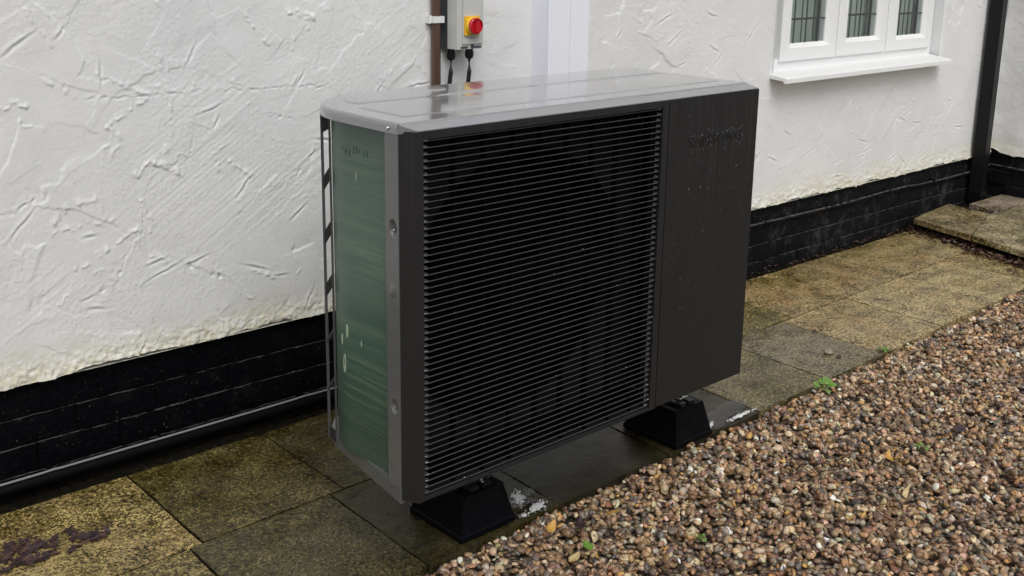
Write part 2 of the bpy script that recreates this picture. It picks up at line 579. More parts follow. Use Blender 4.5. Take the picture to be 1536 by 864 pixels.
# make sure grid columns/rows fall on the opening
for v in (WX0, WX1): xs[np.argmin(abs(xs - v))] = v
zs = np.concatenate([np.arange(ZP, 1.62, .0033), [1.62]])
zs[np.argmin(abs(zs - WZ0))] = WZ0
X, Z = xs[:, None], zs[None, :]
X2, Z2 = np.broadcast_arrays(X, Z)


def trowel(X2, Z2, xs, zs, nstroke, area, seed):
    R = np.random.default_rng(seed)
    H = .0042 * fbm(X2 * 2.6, Z2 * 2.6, seed, 3)
    wob = vnoise(X2 * 28, Z2 * 28, seed + 5) * .055 + vnoise(X2 * 75, Z2 * 75, seed + 6) * .03
    fine = vnoise(X2 * 95, Z2 * 95, seed + 7)
    for k in range(nstroke):
        cx, cz = R.uniform(area[0], area[1]), R.uniform(area[2], area[3])
        L, Wd = (R.uniform(.04, .17), R.uniform(.022, .08)) if R.random() < .72 else (R.uniform(.14, .28), R.uniform(.07, .15))
        th = R.choice([R.normal(.6, .45), R.normal(-.7, .35), R.uniform(0, PI)])
        rad = L + Wd
        i0, i1 = np.searchsorted(xs, [cx - rad, cx + rad]); j0, j1 = np.searchsorted(zs, [cz - rad, cz + rad])
        if i1 - i0 < 3 or j1 - j0 < 3: continue
        sl = (slice(i0, i1), slice(j0, j1))
        dx, dz = X2[sl] - cx, Z2[sl] - cz
        bend = R.uniform(-2.0, 2.0)
        u = dx * math.cos(th) + dz * math.sin(th); v = -dx * math.sin(th) + dz * math.cos(th) + bend * u * u
        a, b = u / L, v / Wd
        wb = wob[sl]
        d = np.maximum(abs(a), abs(b)) + wb * 1.2            # trowel footprint
        edge = np.clip((1 - d) / .035, 0, 1); edge = edge * edge * (3 - 2 * edge)
        soft = np.clip((1.0 + a) / .9, 0, 1)                # fades out at the start of the stroke
        side = np.clip((b + 1) / R.uniform(.3, 1.6), 0, 1)  # and towards one side
        mk = edge * soft * side
        pl = R.uniform(-.0008, .0022) + R.uniform(-.0010, .0010) * b + .0004 * a
        H[sl] = H[sl] * (1 - mk * .85) + pl * mk
        # plaster pushed up at the end and along one edge, broken by noise
        if R.random() < .75:
            lip = np.exp(-(((a + wb * 2.0 - 1) * L) / .0042) ** 2) * (abs(b) < .95) * np.clip(fine[sl] + R.uniform(-.25, .5), 0, 1)
            H[sl] += lip * R.uniform(.001, .0036)
        if R.random() < .55:
            lip = np.exp(-(((b + wb * 1.6 - 1) * Wd) / .0038) ** 2) * (abs(a) < .95) * np.clip(fine[sl] * .8 + R.uniform(-.3, .4), 0, 1)
            H[sl] += lip * R.uniform(.0008, .0026)
    # dragged, pitted patches
    pt = np.clip((fbm(X2 * 2.6 + 9, Z2 * 2.6, seed + 20, 3) - .05) * 2.4, 0, 1)
    uu, vv = X2 * .84 + Z2 * .54, -X2 * .54 + Z2 * .84
    strip = np.clip(fbm(uu * 1.5, vv * 6, seed + 24, 2) * 1.6, 0, 1)
    drag = strip * vnoise(uu * 5, vv * 125, seed + 21) + .9 * vnoise(uu * 190, vv * 190, seed + 22) * np.clip(vnoise(uu * 30, vv * 30, seed + 25) + .5, 0, 1)
    H += pt * drag * .00062
    H += (.00034 * vnoise(X2 * 150, Z2 * 150, seed + 27) + .00034 * vnoise(X2 * 230, Z2 * 230, seed + 37) + .0002) * np.clip(vnoise(X2 * 6, Z2 * 6, seed + 31) + .55, .15, 1) + .0004 * vnoise(X2 * 60, Z2 * 60, seed + 28) * np.clip(vnoise(X2 * 9, Z2 * 9, seed + 29) + .2, 0, 1)
    # scars and holes
    for k in range(nstroke // 5):
        cx, cz = R.uniform(area[0], area[1]), R.uniform(area[2], area[3])
        L = R.uniform(.012, .05); th = R.normal(.5, .6)
        i0, i1 = np.searchsorted(xs, [cx - .1, cx + .1]); j0, j1 = np.searchsorted(zs, [cz - .1, cz + .1])
        if i1 - i0 < 3 or j1 - j0 < 3: continue
        sl = (slice(i0, i1), slice(j0, j1))
        dx, dz = X2[sl] - cx, Z2[sl] - cz
        u = dx * math.cos(th) + dz * math.sin(th); v = -dx * math.sin(th) + dz * math.cos(th) + wob[sl] * .06
        H[sl] -= .0035 * np.exp(-(u / L) ** 2 - (v / R.uniform(.0025, .0045)) ** 2)
        H[sl] += .0022 * np.exp(-(u / L) ** 2 - ((v - .008) / .005) ** 2)
    return H


H = trowel(X2, Z2, xs, zs, 950, (-1.1, XC, ZP, 1.62), 3)
# the larger scars, lips and cracks of the wall, each where it runs
MARKS = [  # (kind, depth, width, points)
    ('crack', .0030, .0032, [(-.261, 1.082), (-.091, 1.078), (.050, 1.076), (.167, 1.073), (.335, 1.069), (.503, 1.065)]),
    ('lip', .0030, .006, [(-.211, 1.002), (-.152, 1.034), (-.091, 1.072)]), ('lip', .0028, .006, [(-.211, 1.002), (-.180, .970), (-.208, .917)]),
    ('lip', .0024, .006, [(-.055, 1.186), (-.039, 1.119), (-.025, 1.022), (-.029, .964), (-.052, .918)]),
    ('lip', .0045, .008, [(-.135, .856), (-.100, .883), (-.065, .871), (-.016, .841)]), ('lip', .0050, .006, [(.372, 1.298), (.418, 1.283), (.465, 1.271)]),
    ('lip', .0036, .005, [(.227, 1.289), (.256, 1.249), (.295, 1.207)]), ('crack', .0045, .004, [(.362, .775), (.402, .813), (.447, .858)]),
    ('lip', .0032, .006, [(-.320, .607), (-.237, .645), (-.157, .687)]), ('crack', .0035, .004, [(-.151, .686), (-.176, .630), (-.204, .572)]),
    ('lip', .0026, .006, [(-.147, .681), (-.112, .609), (-.062, .585)]), ('crack', .0055, .006, [(.010, .560), (.062, .525), (.122, .492)]),
    ('lip', .0034, .006, [(.218, .499), (.299, .462)]), ('crack', .0038, .0035, [(-.323, .510), (-.255, .540)]), ('crack', .0035, .004, [(-.512, .796), (-.470, .797), (-.428, .824)]),
    ('lip', .0036, .007, [(-.369, .750), (-.329, .791), (-.264, .797)]), ('lip', .0038, .006, [(-.487, 1.073), (-.453, 1.082), (-.424, 1.071)]), ('crack', .003, .0035, [(.286, .994), (.383, .965)]),
    ('lip', .0028, .006, [(-.220, 1.141), (-.100, 1.086), (-.051, 1.092)]), ('lip', .0026, .006, [(-.376, 1.152), (-.330, 1.113), (-.297, 1.083)]), ('lip', .0034, .006, [(.156, .854), (.192, .823), (.221, .811)]),
    ('lip', .0022, .006, [(-.371, .722), (-.292, .728), (-.212, .735)]), ('lip', .0026, .006, [(-.131, .781), (-.105, .718), (-.114, .675)]), ('crack', .0018, .004, [(.958, 1.141), (1.076, 1.193), (1.228, 1.269)])]
rough_ = vnoise(X2 * 85, Z2 * 85, 401); wig = .006 * vnoise(X2 * 34, Z2 * 34, 402) + .0045 * vnoise(X2 * 105, Z2 * 105, 403)
for kd, dp, wd_, pl_ in MARKS:
    dp *= .85
    px_ = [q[0] for q in pl_]; pz_ = [q[1] for q in pl_]
    i0, i1 = np.searchsorted(xs, [min(px_) - .04, max(px_) + .04]); j0, j1 = np.searchsorted(zs, [min(pz_) - .04, max(pz_) + .04])
    sl = (slice(i0, i1), slice(j0, j1))
    x_, z_ = X2[sl], Z2[sl]
    best = np.full(x_.shape, 9.); sg = np.zeros(x_.shape)
    for (ax, az), (bx, bz) in zip(pl_, pl_[1:]):
        dx, dz = bx - ax, bz - az; ll = math.hypot(dx, dz)
        tt = np.clip(((x_ - ax) * dx + (z_ - az) * dz) / ll ** 2, 0, 1)
        d = np.hypot(x_ - ax - tt * dx, z_ - az - tt * dz); s_ = (x_ - ax) * dz / ll - (z_ - az) * dx / ll
        m_ = d < best; best = np.where(m_, d, best); sg = np.where(m_, np.where(s_ > 0, 1, -1) * d, sg)
    sg = sg + wig[sl]
    rr_ = np.clip(rough_[sl] * 1.3 + .55, 0, 1.4)
    if kd == 'crack': H[sl] -= dp * rr_ * np.exp(-(sg / wd_ / .8) ** 2) * (best < .03); H[sl] += dp * .25 * np.exp(-((sg + 2.2 * wd_) / (1.2 * wd_)) ** 2) * (best < .03)
    else:
        st = np.clip((.030 - abs(sg)) / .030, 0, 1)
        H[sl] += dp * rr_ * np.where(sg < 0, np.exp(-(sg / wd_ / 1.7) ** 2), np.exp(-(sg / wd_ / .45) ** 2)) * (best < .035)
H *= 1.05
# nibbled, swollen lower edge
low = np.clip((ZP + .085 - Z2) / .085, 0, 1)
H += low ** 1.5 * (.010 + .005 * fbm(X2 * 30, Z2 * 45, 77, 4)) + low * (.0026 * vnoise(X2 * 90, Z2 * 110, 81) + .002 * vnoise(X2 * 150, Z2 * 150, 82))
Zd = Z2.copy()
Zd = Zd + np.clip((ZP + .03 - Z2) / .03, 0, 1) * (.008 * fbm(X2 * 7, X2 * 0, 90, 4) + .0025 * vnoise(X2 * 60, X2 * 0, 93))
# round the arrises of the window opening
dwx = np.minimum(abs(X2 - WX0), abs(X2 - WX1)); inz = Z2 > WZ0 - .012
H -= np.where(inz, .010 * np.exp(-dwx / .008), 0)
nx, nz = len(xs), len(zs)
V = np.stack([X2, YW - H, Zd], -1).reshape(-1, 3)
idx = np.arange(nx * nz).reshape(nx, nz)
F = np.stack([idx[:-1, :-1], idx[1:, :-1], idx[1:, 1:], idx[:-1, 1:]], -1)
xm, zm = (xs[:-1] + xs[1:]) / 2, (zs[:-1] + zs[1:]) / 2
keep = ~((xm[:, None] > WX0) & (xm[:, None] < WX1) & (zm[None, :] > WZ0))
F = F[keep]
# plain continuation outside the picture, bottom return
ex = []
def quad(a, b, c, d): ex.append((a, b, c, d))
TOP = 5.0
quad((-6, YW, ZP), (-1.1, YW, ZP), (-1.1, YW, 1.62), (-6, YW, 1.62))
quad((-6, YW, 1.62), (WX0, YW, 1.62), (WX0, YW, TOP), (-6, YW, TOP))
quad((WX0, YW, WZ1), (WX1, YW, WZ1), (WX1, YW, TOP), (WX0, YW, TOP))
quad((WX1, YW, 1.62), (XC, YW, 1.62), (XC, YW, TOP), (WX1, YW, TOP))
quad((-6, YW + .06, ZP - .002), (XC, YW + .06, ZP - .002), (XC, YW - .012, ZP - .002), (-6, YW - .012, ZP - .002))
RV = YW + .10                                          # reveals
quad((WX0, YW, WZ0), (WX0, RV, WZ0), (WX0, RV, WZ1), (WX0, YW, WZ1))
quad((WX1, RV, WZ0), (WX1, YW + .004, WZ0), (WX1, YW + .004, WZ1), (WX1, RV, WZ1))
quad((WX0, YW, WZ1), (WX0, RV, WZ1), (WX1, RV, WZ1), (WX1, YW, WZ1))
n0 = len(V)
V = np.concatenate([V, np.array([p for q in ex for p in q])])
F = np.concatenate([F, n0 + np.arange(len(ex) * 4).reshape(-1, 4)])
hpart(mesh_obj("render_coat", np_mesh("render_coat", V, F, 4), M_render, house))

# --- return wall's render (coarser, only a sliver is seen)
ys = np.arange(YW, .35, -.006); zs2 = np.concatenate([np.arange(ZP, 1.62, .006), [1.62]])
Y2, Zr = np.meshgrid(ys, zs2, indexing='ij')
Hr = trowel(Y2, Zr, ys[::-1], zs2, 0, (.35, YW, ZP, 1.62), 31) * 1.5
Hr += .0016 * fbm(Y2 * 14, Zr * 14, 55, 4)
lowr = np.clip((ZP + .06 - Zr) / .06, 0, 1)
Hr += lowr * .010
Zq = Zr + np.clip((ZP + .03 - Zr) / .03, 0, 1) * (.008 * fbm(Y2 * 9, Y2 * 0, 96, 4)) + np.clip((ZP + .03 - Zr) / .03, 0, 1) * .03 * np.exp(-((Y2 - YW) / .06) ** 2)
Vr = np.stack([XC - Hr, Y2, Zq], -1).reshape(-1, 3)
ir = np.arange(Vr.shape[0]).reshape(len(ys), len(zs2))
Fr = np.stack([ir[:-1, :-1], ir[1:, :-1], ir[1:, 1:], ir[:-1, 1:]], -1).reshape(-1, 4)
ex = []
quad((XC, ys[-1], ZP), (XC, -.9, ZP), (XC, -.9, 1.62), (XC, ys[-1], 1.62))
quad((XC, YW, 1.62), (XC, -.9, 1.62), (XC, -.9, TOP), (XC, YW, TOP))
quad((XC, -.9, ZP), (XC + 3, -.9, ZP), (XC + 3, -.9, TOP), (XC, -.9, TOP))
n0 = len(Vr)
Vr = np.concatenate([Vr, np.array([p for q in ex for p in q])]); Fr = np.concatenate([Fr, n0 + np.arange(len(ex) * 4).reshape(-1, 4)])
hpart(mesh_obj("render_coat", np_mesh("render_coat_return", Vr, Fr, 4), M_render, house))

# --- plinth: painted bricks, each an object, over a mortar backing
bm = bmesh.new()
box(bm, -6, XC + .02, YW + .011, YW + .2, -.2, .42)
box(bm, XC + .016, XC + .2, -.95, YW + .012, -.2, .42)
hpart(bm_obj("mortar_bed", bm, M_brick, house))


def brick_mesh(k):
    R = random.Random(50 + k)
    bm = bmesh.new()
    L, Hh, D = .2345, .0795, .06
    nxx, nzz = 6, 2
    vs = {}
    for i in range(nxx + 1):
        for j in range(nzz + 1):
            e = i in (0, nxx) or j in (0, nzz)
            vs[i, j] = bm.verts.new((L * (i / nxx - .5) + R.uniform(-.002, .002), (.0045 if e else 0) + R.uniform(-.0018, .0018), Hh * (j / nzz - .5) + R.uniform(-.0018, .0018)))
    for i in range(nxx):
        for j in range(nzz):
            bm.faces.new((vs[i, j], vs[i + 1, j], vs[i + 1, j + 1], vs[i, j + 1]))
    ring = [(i, 0) for i in range(nxx)] + [(nxx, j) for j in range(nzz)] + [(i, nzz) for i in range(nxx, 0, -1)] + [(0, j) for j in range(nzz, 0, -1)]
    back = {q: bm.verts.new((vs[q].co.x, D, vs[q].co.z)) for q in ring}
    for a, b in zip(ring, ring[1:] + ring[:1]):
        bm.faces.new((vs[b], vs[a], back[a], back[b]))
    bmesh.ops.recalc_face_normals(bm, faces=bm.faces)
    me = bpy.data.meshes.new("brick"); bm.to_mesh(me); bm.free()
    me.materials.append(M_brick)
    me.polygons.foreach_set("use_smooth", [True] * len(me.polygons)); me.set_sharp_from_angle(angle=math.radians(45))
    return me


bmeshes = [brick_mesh(k) for k in range(6)]
R = random.Random(4)
PITCH, CZ = .2375, .083
for c in range(4):
    zc = .0062 + c * CZ
    off = (c % 2) * PITCH / 2
    lean = (-.008, -.004, .001, .006)[c]                 # the lower courses stand a little further out
    x = -1.9 + off
    while x < XC - .02:
        o = link(bpy.data.objects.new("brick", R.choice(bmeshes)), house)
        o.location = (x + HL[0], YW + lean + R.uniform(-.0012, .0015) + HL[1], zc + R.uniform(-.0015, .0015))
        o.rotation_euler = (R.uniform(-.012, .012), 0, R.uniform(-.006, .006))
        x += PITCH
    y = YW - .12 - off
    while y > .1:
        o = link(bpy.data.objects.new("brick", R.choice(bmeshes)), house)
        o.location = (XC + lean + HL[0], y + HL[1], zc)
        o.rotation_euler = (0, R.uniform(-.01, .01), -PI / 2)
        y -= PITCH

# --- window with three leaded casements
FY = YW + .06                                         # face of the frame
win_bm = bmesh.new()
def frame_rect(bm, x0, x1, z0, z1, t, y0, y1, bot=None):
    b = bot or t
    box(bm, x0, x0 + t, y0, y1, z0, z1)
    box(bm, x1 - t, x1, y0, y1, z0, z1)
    box(bm, x0 + t, x1 - t, y0 + .0004, y1, z0, z0 + b)
    box(bm, x0 + t, x1 - t, y0 + .0004, y1, z1 - t, z1)
frame_rect(win_bm, WX0 + .012, WX1 - .004, .948, WZ1 - .004, .05, FY, FY + .06)
for xm_ in (3.481, 3.943):
    box(win_bm, xm_ - .03, xm_ + .03, FY + .001, FY + .058, .998, WZ1 - .054)
win = hpart(bm_obj("window", win_bm, M_upvc, house, bevel=.002, seg=1))
win["label"] = "white framed three-casement window with leaded panes"


def sash(x0, x1, pane):
    bm = bmesh.new()
    z0, z1 = .985, WZ1 - .03
    px0, px1, pz0 = pane
    pz1 = z1 - .075
    y0 = FY - .014
    # mitred profile: outer flat, then a slope down to the glass
    def ring(a0, a1, b0, b1, y): return [bm.verts.new((a0, y, b0)), bm.verts.new((a1, y, b0)), bm.verts.new((a1, y, b1)), bm.verts.new((a0, y, b1))]
    s_ = .020
    rs = [ring(x0, x1, z0, z1, y0 + .05), ring(x0, x1, z0, z1, y0 + .004), ring(x0 + .004, x1 - .004, z0 + .004, z1 - .004, y0),
          ring(px0 - s_, px1 + s_, pz0 - s_, pz1 + s_, y0), ring(px0 - s_ + .003, px1 + s_ - .003, pz0 - s_ + .003, pz1 + s_ - .003, y0 + .004),
          ring(px0, px1, pz0, pz1, y0 + .020), ring(px0, px1, pz0, pz1, y0 + .05)]
    for a, b in zip(rs, rs[1:]):
        for k in range(4):
            bm.faces.new((a[k], a[(k + 1) % 4], b[(k + 1) % 4], b[k]))
    for k in range(4):
        bm.faces.new((rs[-1][k], rs[-1][(k + 1) % 4], rs[0][(k + 1) % 4], rs[0][k]))
    bm_obj("casement", bm, M_upvc, win)
    gy = y0 + .026
    bm = bmesh.new(); box(bm, px0 - .004, px1 + .004, gy, gy + .004, pz0 - .004, pz1 + .004)
    bm_obj("pane", bm, M_glass, win)
    wd = (px1 - px0) / 3
    for yy in (gy - .0035, gy + .022):                # lead on both faces of the sealed unit
        for k in range(3):
            xx = px0 + wd * (k + .42)
            bm = bmesh.new(); box(bm, xx - .0035, xx + .0035, yy, yy + .003, pz0, pz1)
            bm_obj("lead_strip", bm, M_lead, win)
        for zz in (pz0 + .112, pz0 + .112 + .19, pz0 + .112 + .38, pz0 + .112 + .57):
            bm = bmesh.new(); box(bm, px0, px1, yy - .0006, yy + .0024, zz - .0035, zz + .0035)
            bm_obj("lead_strip", bm, M_lead, win)


sash(3.012, 3.474, (3.098, 3.394, 1.066))
sash(3.488, 3.936, (3.578, 3.860, 1.071))
sash(3.950, 4.398, (4.058, 4.325, 1.062))
# white sill, its nose turned down
bm = bmesh.new()
prof = [(YW + .075, .950), (YW - .088, .932), (YW - .094, .928), (YW - .094, .908), (YW - .082, .908), (YW - .080, .918), (YW + .075, .928)]
L_ = [bm.verts.new((2.868 + (0 if y > YW else 0), y, z)) for y, z in prof]
R_ = [bm.verts.new((4.425 if y > YW - .01 else 4.405, y, z)) for y, z in prof]
for k in range(len(prof)):
    bm.faces.new((L_[k], L_[(k + 1) % len(prof)], R_[(k + 1) % len(prof)], R_[k]))
bm.faces.new(L_[::-1]); bm.faces.new(R_)
bm_obj("sill", bm, M_upvc, win, bevel=.0015, seg=1)
# room behind the glass with a pleated net curtain
bm = bmesh.new()
x0, x1, y0, y1, z0, z1 = 2.2, 5.0, YW + .20, 4.2, .2, 2.5
vs = [bm.verts.new(p) for p in ((x0, y0, z0), (x1, y0, z0), (x1, y1, z0), (x0, y1, z0), (x0, y0, z1), (x1, y0, z1), (x1, y1, z1), (x0, y1, z1))]
for f in ((0, 1, 2, 3), (7, 6, 5, 4), (1, 5, 6, 2), (2, 6, 7, 3), (3, 7, 4, 0)):
    bm.faces.new([vs[i] for i in f])
bm_obj("room", bm, M_room, win)
bm = bmesh.new()
prev = None
for i in range(241):
    x = 2.95 + i * .00625
    y = YW + .150 + .010 * math.sin(x * 70 + 1.6 * math.sin(x * 9)) + .004 * math.sin(x * 163)
    a, b = bm.verts.new((x, y, .99)), bm.verts.new((x, y * 1.0, 2.0))
    if prev: bm.faces.new((prev[0], a, b, prev[1]))
    prev = (a, b)
bm_obj("curtain", bm, M_curtain, win, smooth=True)

# ================================================================== FITTINGS ON THE WALL
# white boxed trunking
t = empty("pipe_trunking", (1.48, YW, .3)); tag(t, "wide white plastic pipe trunking running up the wall behind the machine", "trunking")
bm = bmesh.new(); box(bm, 1.379 - 1.48, 1.584 - 1.48, -.095, .012, 0, 2.4)
bm_obj("duct_body", bm, M_trunk, t, bevel=.004, seg=2)
bm = bmesh.new(); box(bm, 1.388 - 1.48, 1.4825 - 1.48, -.0985, -.094, 0, 2.4)
bm_obj("cover_strip", bm, M_trunk, t, bevel=.001, seg=1)
bm = bmesh.new(); box(bm, 1.4840 - 1.48, 1.576 - 1.48, -.0985, -.094, 0, 2.4)
bm_obj("cover_strip", bm, M_trunk, t, bevel=.001, seg=1)

# brown conduit with its clip
t = empty("brown_conduit", (.925, YW - .02, .2)); tag(t, "brown plastic conduit running up the wall left of the isolator", "conduit")
bm = bmesh.new(); tube(bm, [(0, 0, 0), (0, 0, 2.6)], .0165, 20)
smooth_angle(bm_obj("pipe", bm, M_brown, t))
bm = bmesh.new()
box(bm, -.024, .022, -.019, .014, 1.048, 1.070)
box(bm, -.030, -.020, -.004, .022, 1.046, 1.072)
bm_obj("clip", bm, M_white, t, bevel=.003, seg=2)

# isolator switch
ix, iy, iz = 1.0125, YW, 1.161
t = empty("isolator_switch", (ix, iy, iz)); tag(t, "grey rotary isolator switch with red knob on yellow plate on the wall", "switch")
bm = bmesh.new(); box(bm, -.054, .054, -.042, .010, -.004, .20)
bm_obj("back_box", bm, M_isobase, t, bevel=.004, seg=2)
bm = bmesh.new(); box(bm, -.0555, .0555, -.094, -.0425, 0, .204)
bm_obj("cover", bm, M_isogrey, t, bevel=.006, seg=3)
bm = bmesh.new()
box(bm, -.034, .0535, -.1005, -.0935, .018, .168)
bm_obj("cover_panel", bm, M_isogrey, t, bevel=.004, seg=2)
bm = bmesh.new(); box(bm, -.034, .0535, -.1012, -.0936, .1705, .186)
bm_obj("label_strip", bm, M_white, t, bevel=.001, seg=1)
for zz in (.0085, .1715):
    bm = bmesh.new(); lathe(bm, [(.0075, -.0960), (.0075, -.0935), (.004, -.0935)], (.011, 0, zz), 'Y', 18)
    bm_obj("screw", bm, M_isobase, t)
for xx in (-.024, .034):
    bm = bmesh.new(); box(bm, xx - .015, xx + .015, -.0962, -.0938, .003, .0095)
    bm_obj("cover_notch", bm, M_isobase, t, bevel=.001, seg=1)
bm = bmesh.new(); box(bm, -.031, .033, -.1075, -.0995, .047, .111)
pl = bm_obj("switch_plate", bm, M_yellow, t, bevel=.006, seg=3)
bm = bmesh.new(); lathe(bm, [(.0305, -.106), (.0300, -.117), (.0285, -.119)], (.001, 0, .079), 'Y', 40)
smooth_angle(bm_obj("ring", bm, M_yellow, pl))
bm = bmesh.new(); lathe(bm, [(.0275, -.118), (.0272, -.130), (.0255, -.132), (.0235, -.131), (.022, -.125)], (.001, 0, .079), 'Y', 40)
kn = smooth_angle(bm_obj("knob", bm, M_red, t))
bm = bmesh.new(); box(bm, -.0065, .0085, -.1375, -.124, .058, .097)
bm_obj("handle", bm, M_red, kn, bevel=.004, seg=3)
bm = bmesh.new(); lathe(bm, [(.003, -.108), (.003, -.1055)], (-.025, 0, .093), 'Y', 12)
bm_obj("rivet", bm, M_isobase, pl)
for k, w_ in enumerate((.006, .009, .007)):
    bm = bmesh.new(); box(bm, -.014 + k * .013, -.014 + k * .013 + w_, -.1012, -.1003, .0365, .0395)
    bm_obj("print_mark", bm, M_isobase, t)
for k, (gx, gy, ends, lab) in enumerate(((-.030, -.030, [(.0, 0, 0), (-.001, -.001, -.05), (-.010, .002, -.13), (-.016, .010, -.30), (-.016, .012, -.55)], "black cable hanging from the isolator's left gland"),
                                         (.030, -.055, [(0, 0, 0), (0, -.001, -.05), (-.006, .004, -.13), (-.012, .018, -.30), (-.012, .022, -.55)], "black cable hanging from the isolator's right gland"))):
    bm = bmesh.new(); lathe(bm, [(.0135, .002), (.0135, -.012), (.0155, -.014), (.0155, -.026), (.012, -.036), (.008, -.037)], (gx, gy, -.004 if k == 0 else 0), 'Z', 14)
    smooth_angle(bm_obj("gland", bm, M_cable, t))
    bm = bmesh.new(); tube(bm, [Vector(e) for e in ends], .0078, 10)
    o = smooth_angle(bm_obj("power_cable", bm, M_cable)); o.location = (ix + gx, iy + gy, iz - .03)
    tag(o, lab, "cable", "cables under the isolator")

# square black downpipe in the corner, turned to face out
t = empty("downpipe", (4.955, YW - .055, .06)); tag(t, "square black rainwater downpipe in the wall's inner corner", "downpipe")
bm = bmesh.new(); box(bm, -.036, .036, -.036, .036, 0, 5)
o = bm_obj("pipe", bm, M_blackpvc, t, bevel=.005, seg=2); o.rotation_euler = (0, 0, math.radians(6))
bm = bmesh.new()
prism(bm, [(-.04, -.04), (.04, -.04), (.04, .04), (-.04, .04)], .0, .06)
prism(bm, [(-.038, -.11), (.038, -.11), (.038, .0), (-.038, .0)], -.035, .012)
bm_obj("shoe", bm, M_blackpvc, t, bevel=.006, seg=2)

# fat black drain pipe along the foot of the wall
t = empty("drain_pipe", (0, YW - .045, .040)); tag(t, "long black plastic pipe lying along the foot of the plinth", "pipe")
bm = bmesh.new(); tube(bm, [(-2.6, 0, 0), (1.4, 0, -.002)], .017, 20)
M_wetpipe = Mat("wet_black_pipe", (.003, .003, .0035), .5, Specular_IOR_Level=.07).m
smooth_angle(bm_obj("pipe", bm, M_wetpipe, t))
for xx in (-.452, .36):
    bm = bmesh.new(); tube(bm, [(xx - .018, 0, 0), (xx - .016, 0, 0), (xx + .016, 0, 0), (xx + .018, 0, 0)], [.018, .0195, .0195, .018], 20)
    box(bm, xx - .006, xx + .006, .0, .05, .010, .020)
    smooth_angle(bm_obj("collar", bm, M_wetpipe, t))

t = empty("pipe_highlight_strip", (0, YW - .052, .0605)); tag(t, "thin grey strip standing for the wet highlight along the top of the long black pipe", "cable")
bm = bmesh.new(); tube(bm, [(-2.6, 0, 0), (-.48, 0, 0), (-.455, -.001, .002), (-.43, 0, 0), (.3, 0, 0), (.36, -.001, .002), (.39, 0, 0), (1.4, 0, -.002)], .0034, 8)  # pale strip added to model the wet highlight on the pipe
smooth_angle(bm_obj("sheath", bm, Mat("pipe_highlight_grey", (.20, .21, .22), .3).m, t))  # added strip standing for the pipe's highlight, no cable sheath

# black cable clipped along the right of the plinth and round the corner
R = random.Random(9)
pts = []
x = 1.9
while x < XC - .03:
    pts.append((x, YW - .010, .232 + .003 * math.sin(x * 5) - (.006 if x > 4.3 else 0) + R.uniform(-.001, .001)))
    x += .11
pts += [(XC - .018, YW - .022, .245), (XC - .014, YW - .12, .243), (XC - .012, .9, .236), (XC - .012, .5, .228)]
o_ = empty("plinth_cable", (1.9, YW, .23)); tag(o_, "thin black cable clipped along the plinth from the machine to the corner", "cable")
bm = bmesh.new(); tube(bm, [Vector(p) - o_.location for p in pts], .0085, 10)
smooth_angle(bm_obj("sheath", bm, M_brick, o_))
for xx in (2.25, 2.9, 3.46, 4.02, 4.50):
    bm = bmesh.new(); box(bm, xx - .004, xx + .004, YW - .021, YW + .01, .226, .246)
    q = bm_obj("cable_clip", bm, M_brick, o_, bevel=.002, seg=1); q.location = -o_.location

# ================================================================== HEAT PUMP
hp = empty("heat_pump", (0, 0, 0), .0122)
tag(hp, "large black and grey outdoor heat pump with louvred front standing on rubber feet", "heat pump")
PW, ZB, ZT, ZL = 1.22, .257, 1.1265, 1.138
XL, XR = -.023, 1.214
YB, YR = .040, .506                                    # body front, body rear
RC = .233                                              # rounded rear left corner


def outline(xl, xr, yf, yr, rc, rr=.03, n=14, m=6, rf=0):
    p = [(xl, yf), (xr, yf)]
    p += [(xr - rr + rr * math.cos(a), yr - rr + rr * math.sin(a)) for a in [k * PI / 2 / m for k in range(m + 1)]]
    p += [(xl + rc + rc * math.cos(a), yr - rc + rc * math.sin(a)) for a in [PI / 2 + k * PI / 2 / n for k in range(n + 1)]]
    return p


# lid: folded skirt, sloped front, pressed panels
bm = bmesh.new()
ol = outline(XL, XR, .042, YR, RC)
n = len(ol)
def loop(pts, z): return [bm.verts.new((p[0], p[1], z)) for p in pts]
inset = lambda d, pts: outline(XL + d, XR - d, .042, YR - d, RC - d, .03 - d * .5)
r0 = loop(outline(XL + .003, XR - .003, .05, YR - .003, RC - .003), ZL - .024)
r1 = loop(ol, ZL - .024)
r2 = loop(ol, ZL - .009)
r3 = loop(inset(.0025, ol), ZL - .003)
r4 = loop(inset(.008, ol), ZL)
for a, b in ((r0, r1), (r1, r2), (r2, r3), (r3, r4)):
    for k in range(n):
        if k == 0: continue
        bm.faces.new((a[k], a[(k + 1) % n], b[(k + 1) % n], b[k]))
bm.faces.new(r4)
# sloping front lip over the grille
fl = [(XL, .042, ZL - .024), (XR, .042, ZL - .024)]
lip = [bm.verts.new((.002, .0015, ZT - .002)), bm.verts.new((PW - .002, .0015, ZT - .002))]
lip2 = [bm.verts.new((.002, .0015, ZT - .004)), bm.verts.new((PW - .002, .0015, ZT - .004))]
ridge = [bm.verts.new((XL + .003, .0375, ZL - .0018)), bm.verts.new((XR - .003, .0375, ZL - .0018))]
ridge2 = [bm.verts.new((XL + .003, .0345, ZL - .0036)), bm.verts.new((XR - .003, .0345, ZL - .0036))]
bm.faces.new((ridge2[0], ridge2[1], ridge[1], ridge[0]))
bm.faces.new((ridge[0], ridge[1], r4[1], r4[0]))
bm.faces.new((lip[0], lip[1], ridge2[1], ridge2[0]))
bm.faces.new((lip2[0], lip2[1], lip[1], lip[0]))
lb = [r1[0], r1[1]]
bm.faces.new((lip2[0], lip[0], ridge2[0], ridge[0], r4[0], r3[0], r2[0], r1[0]))
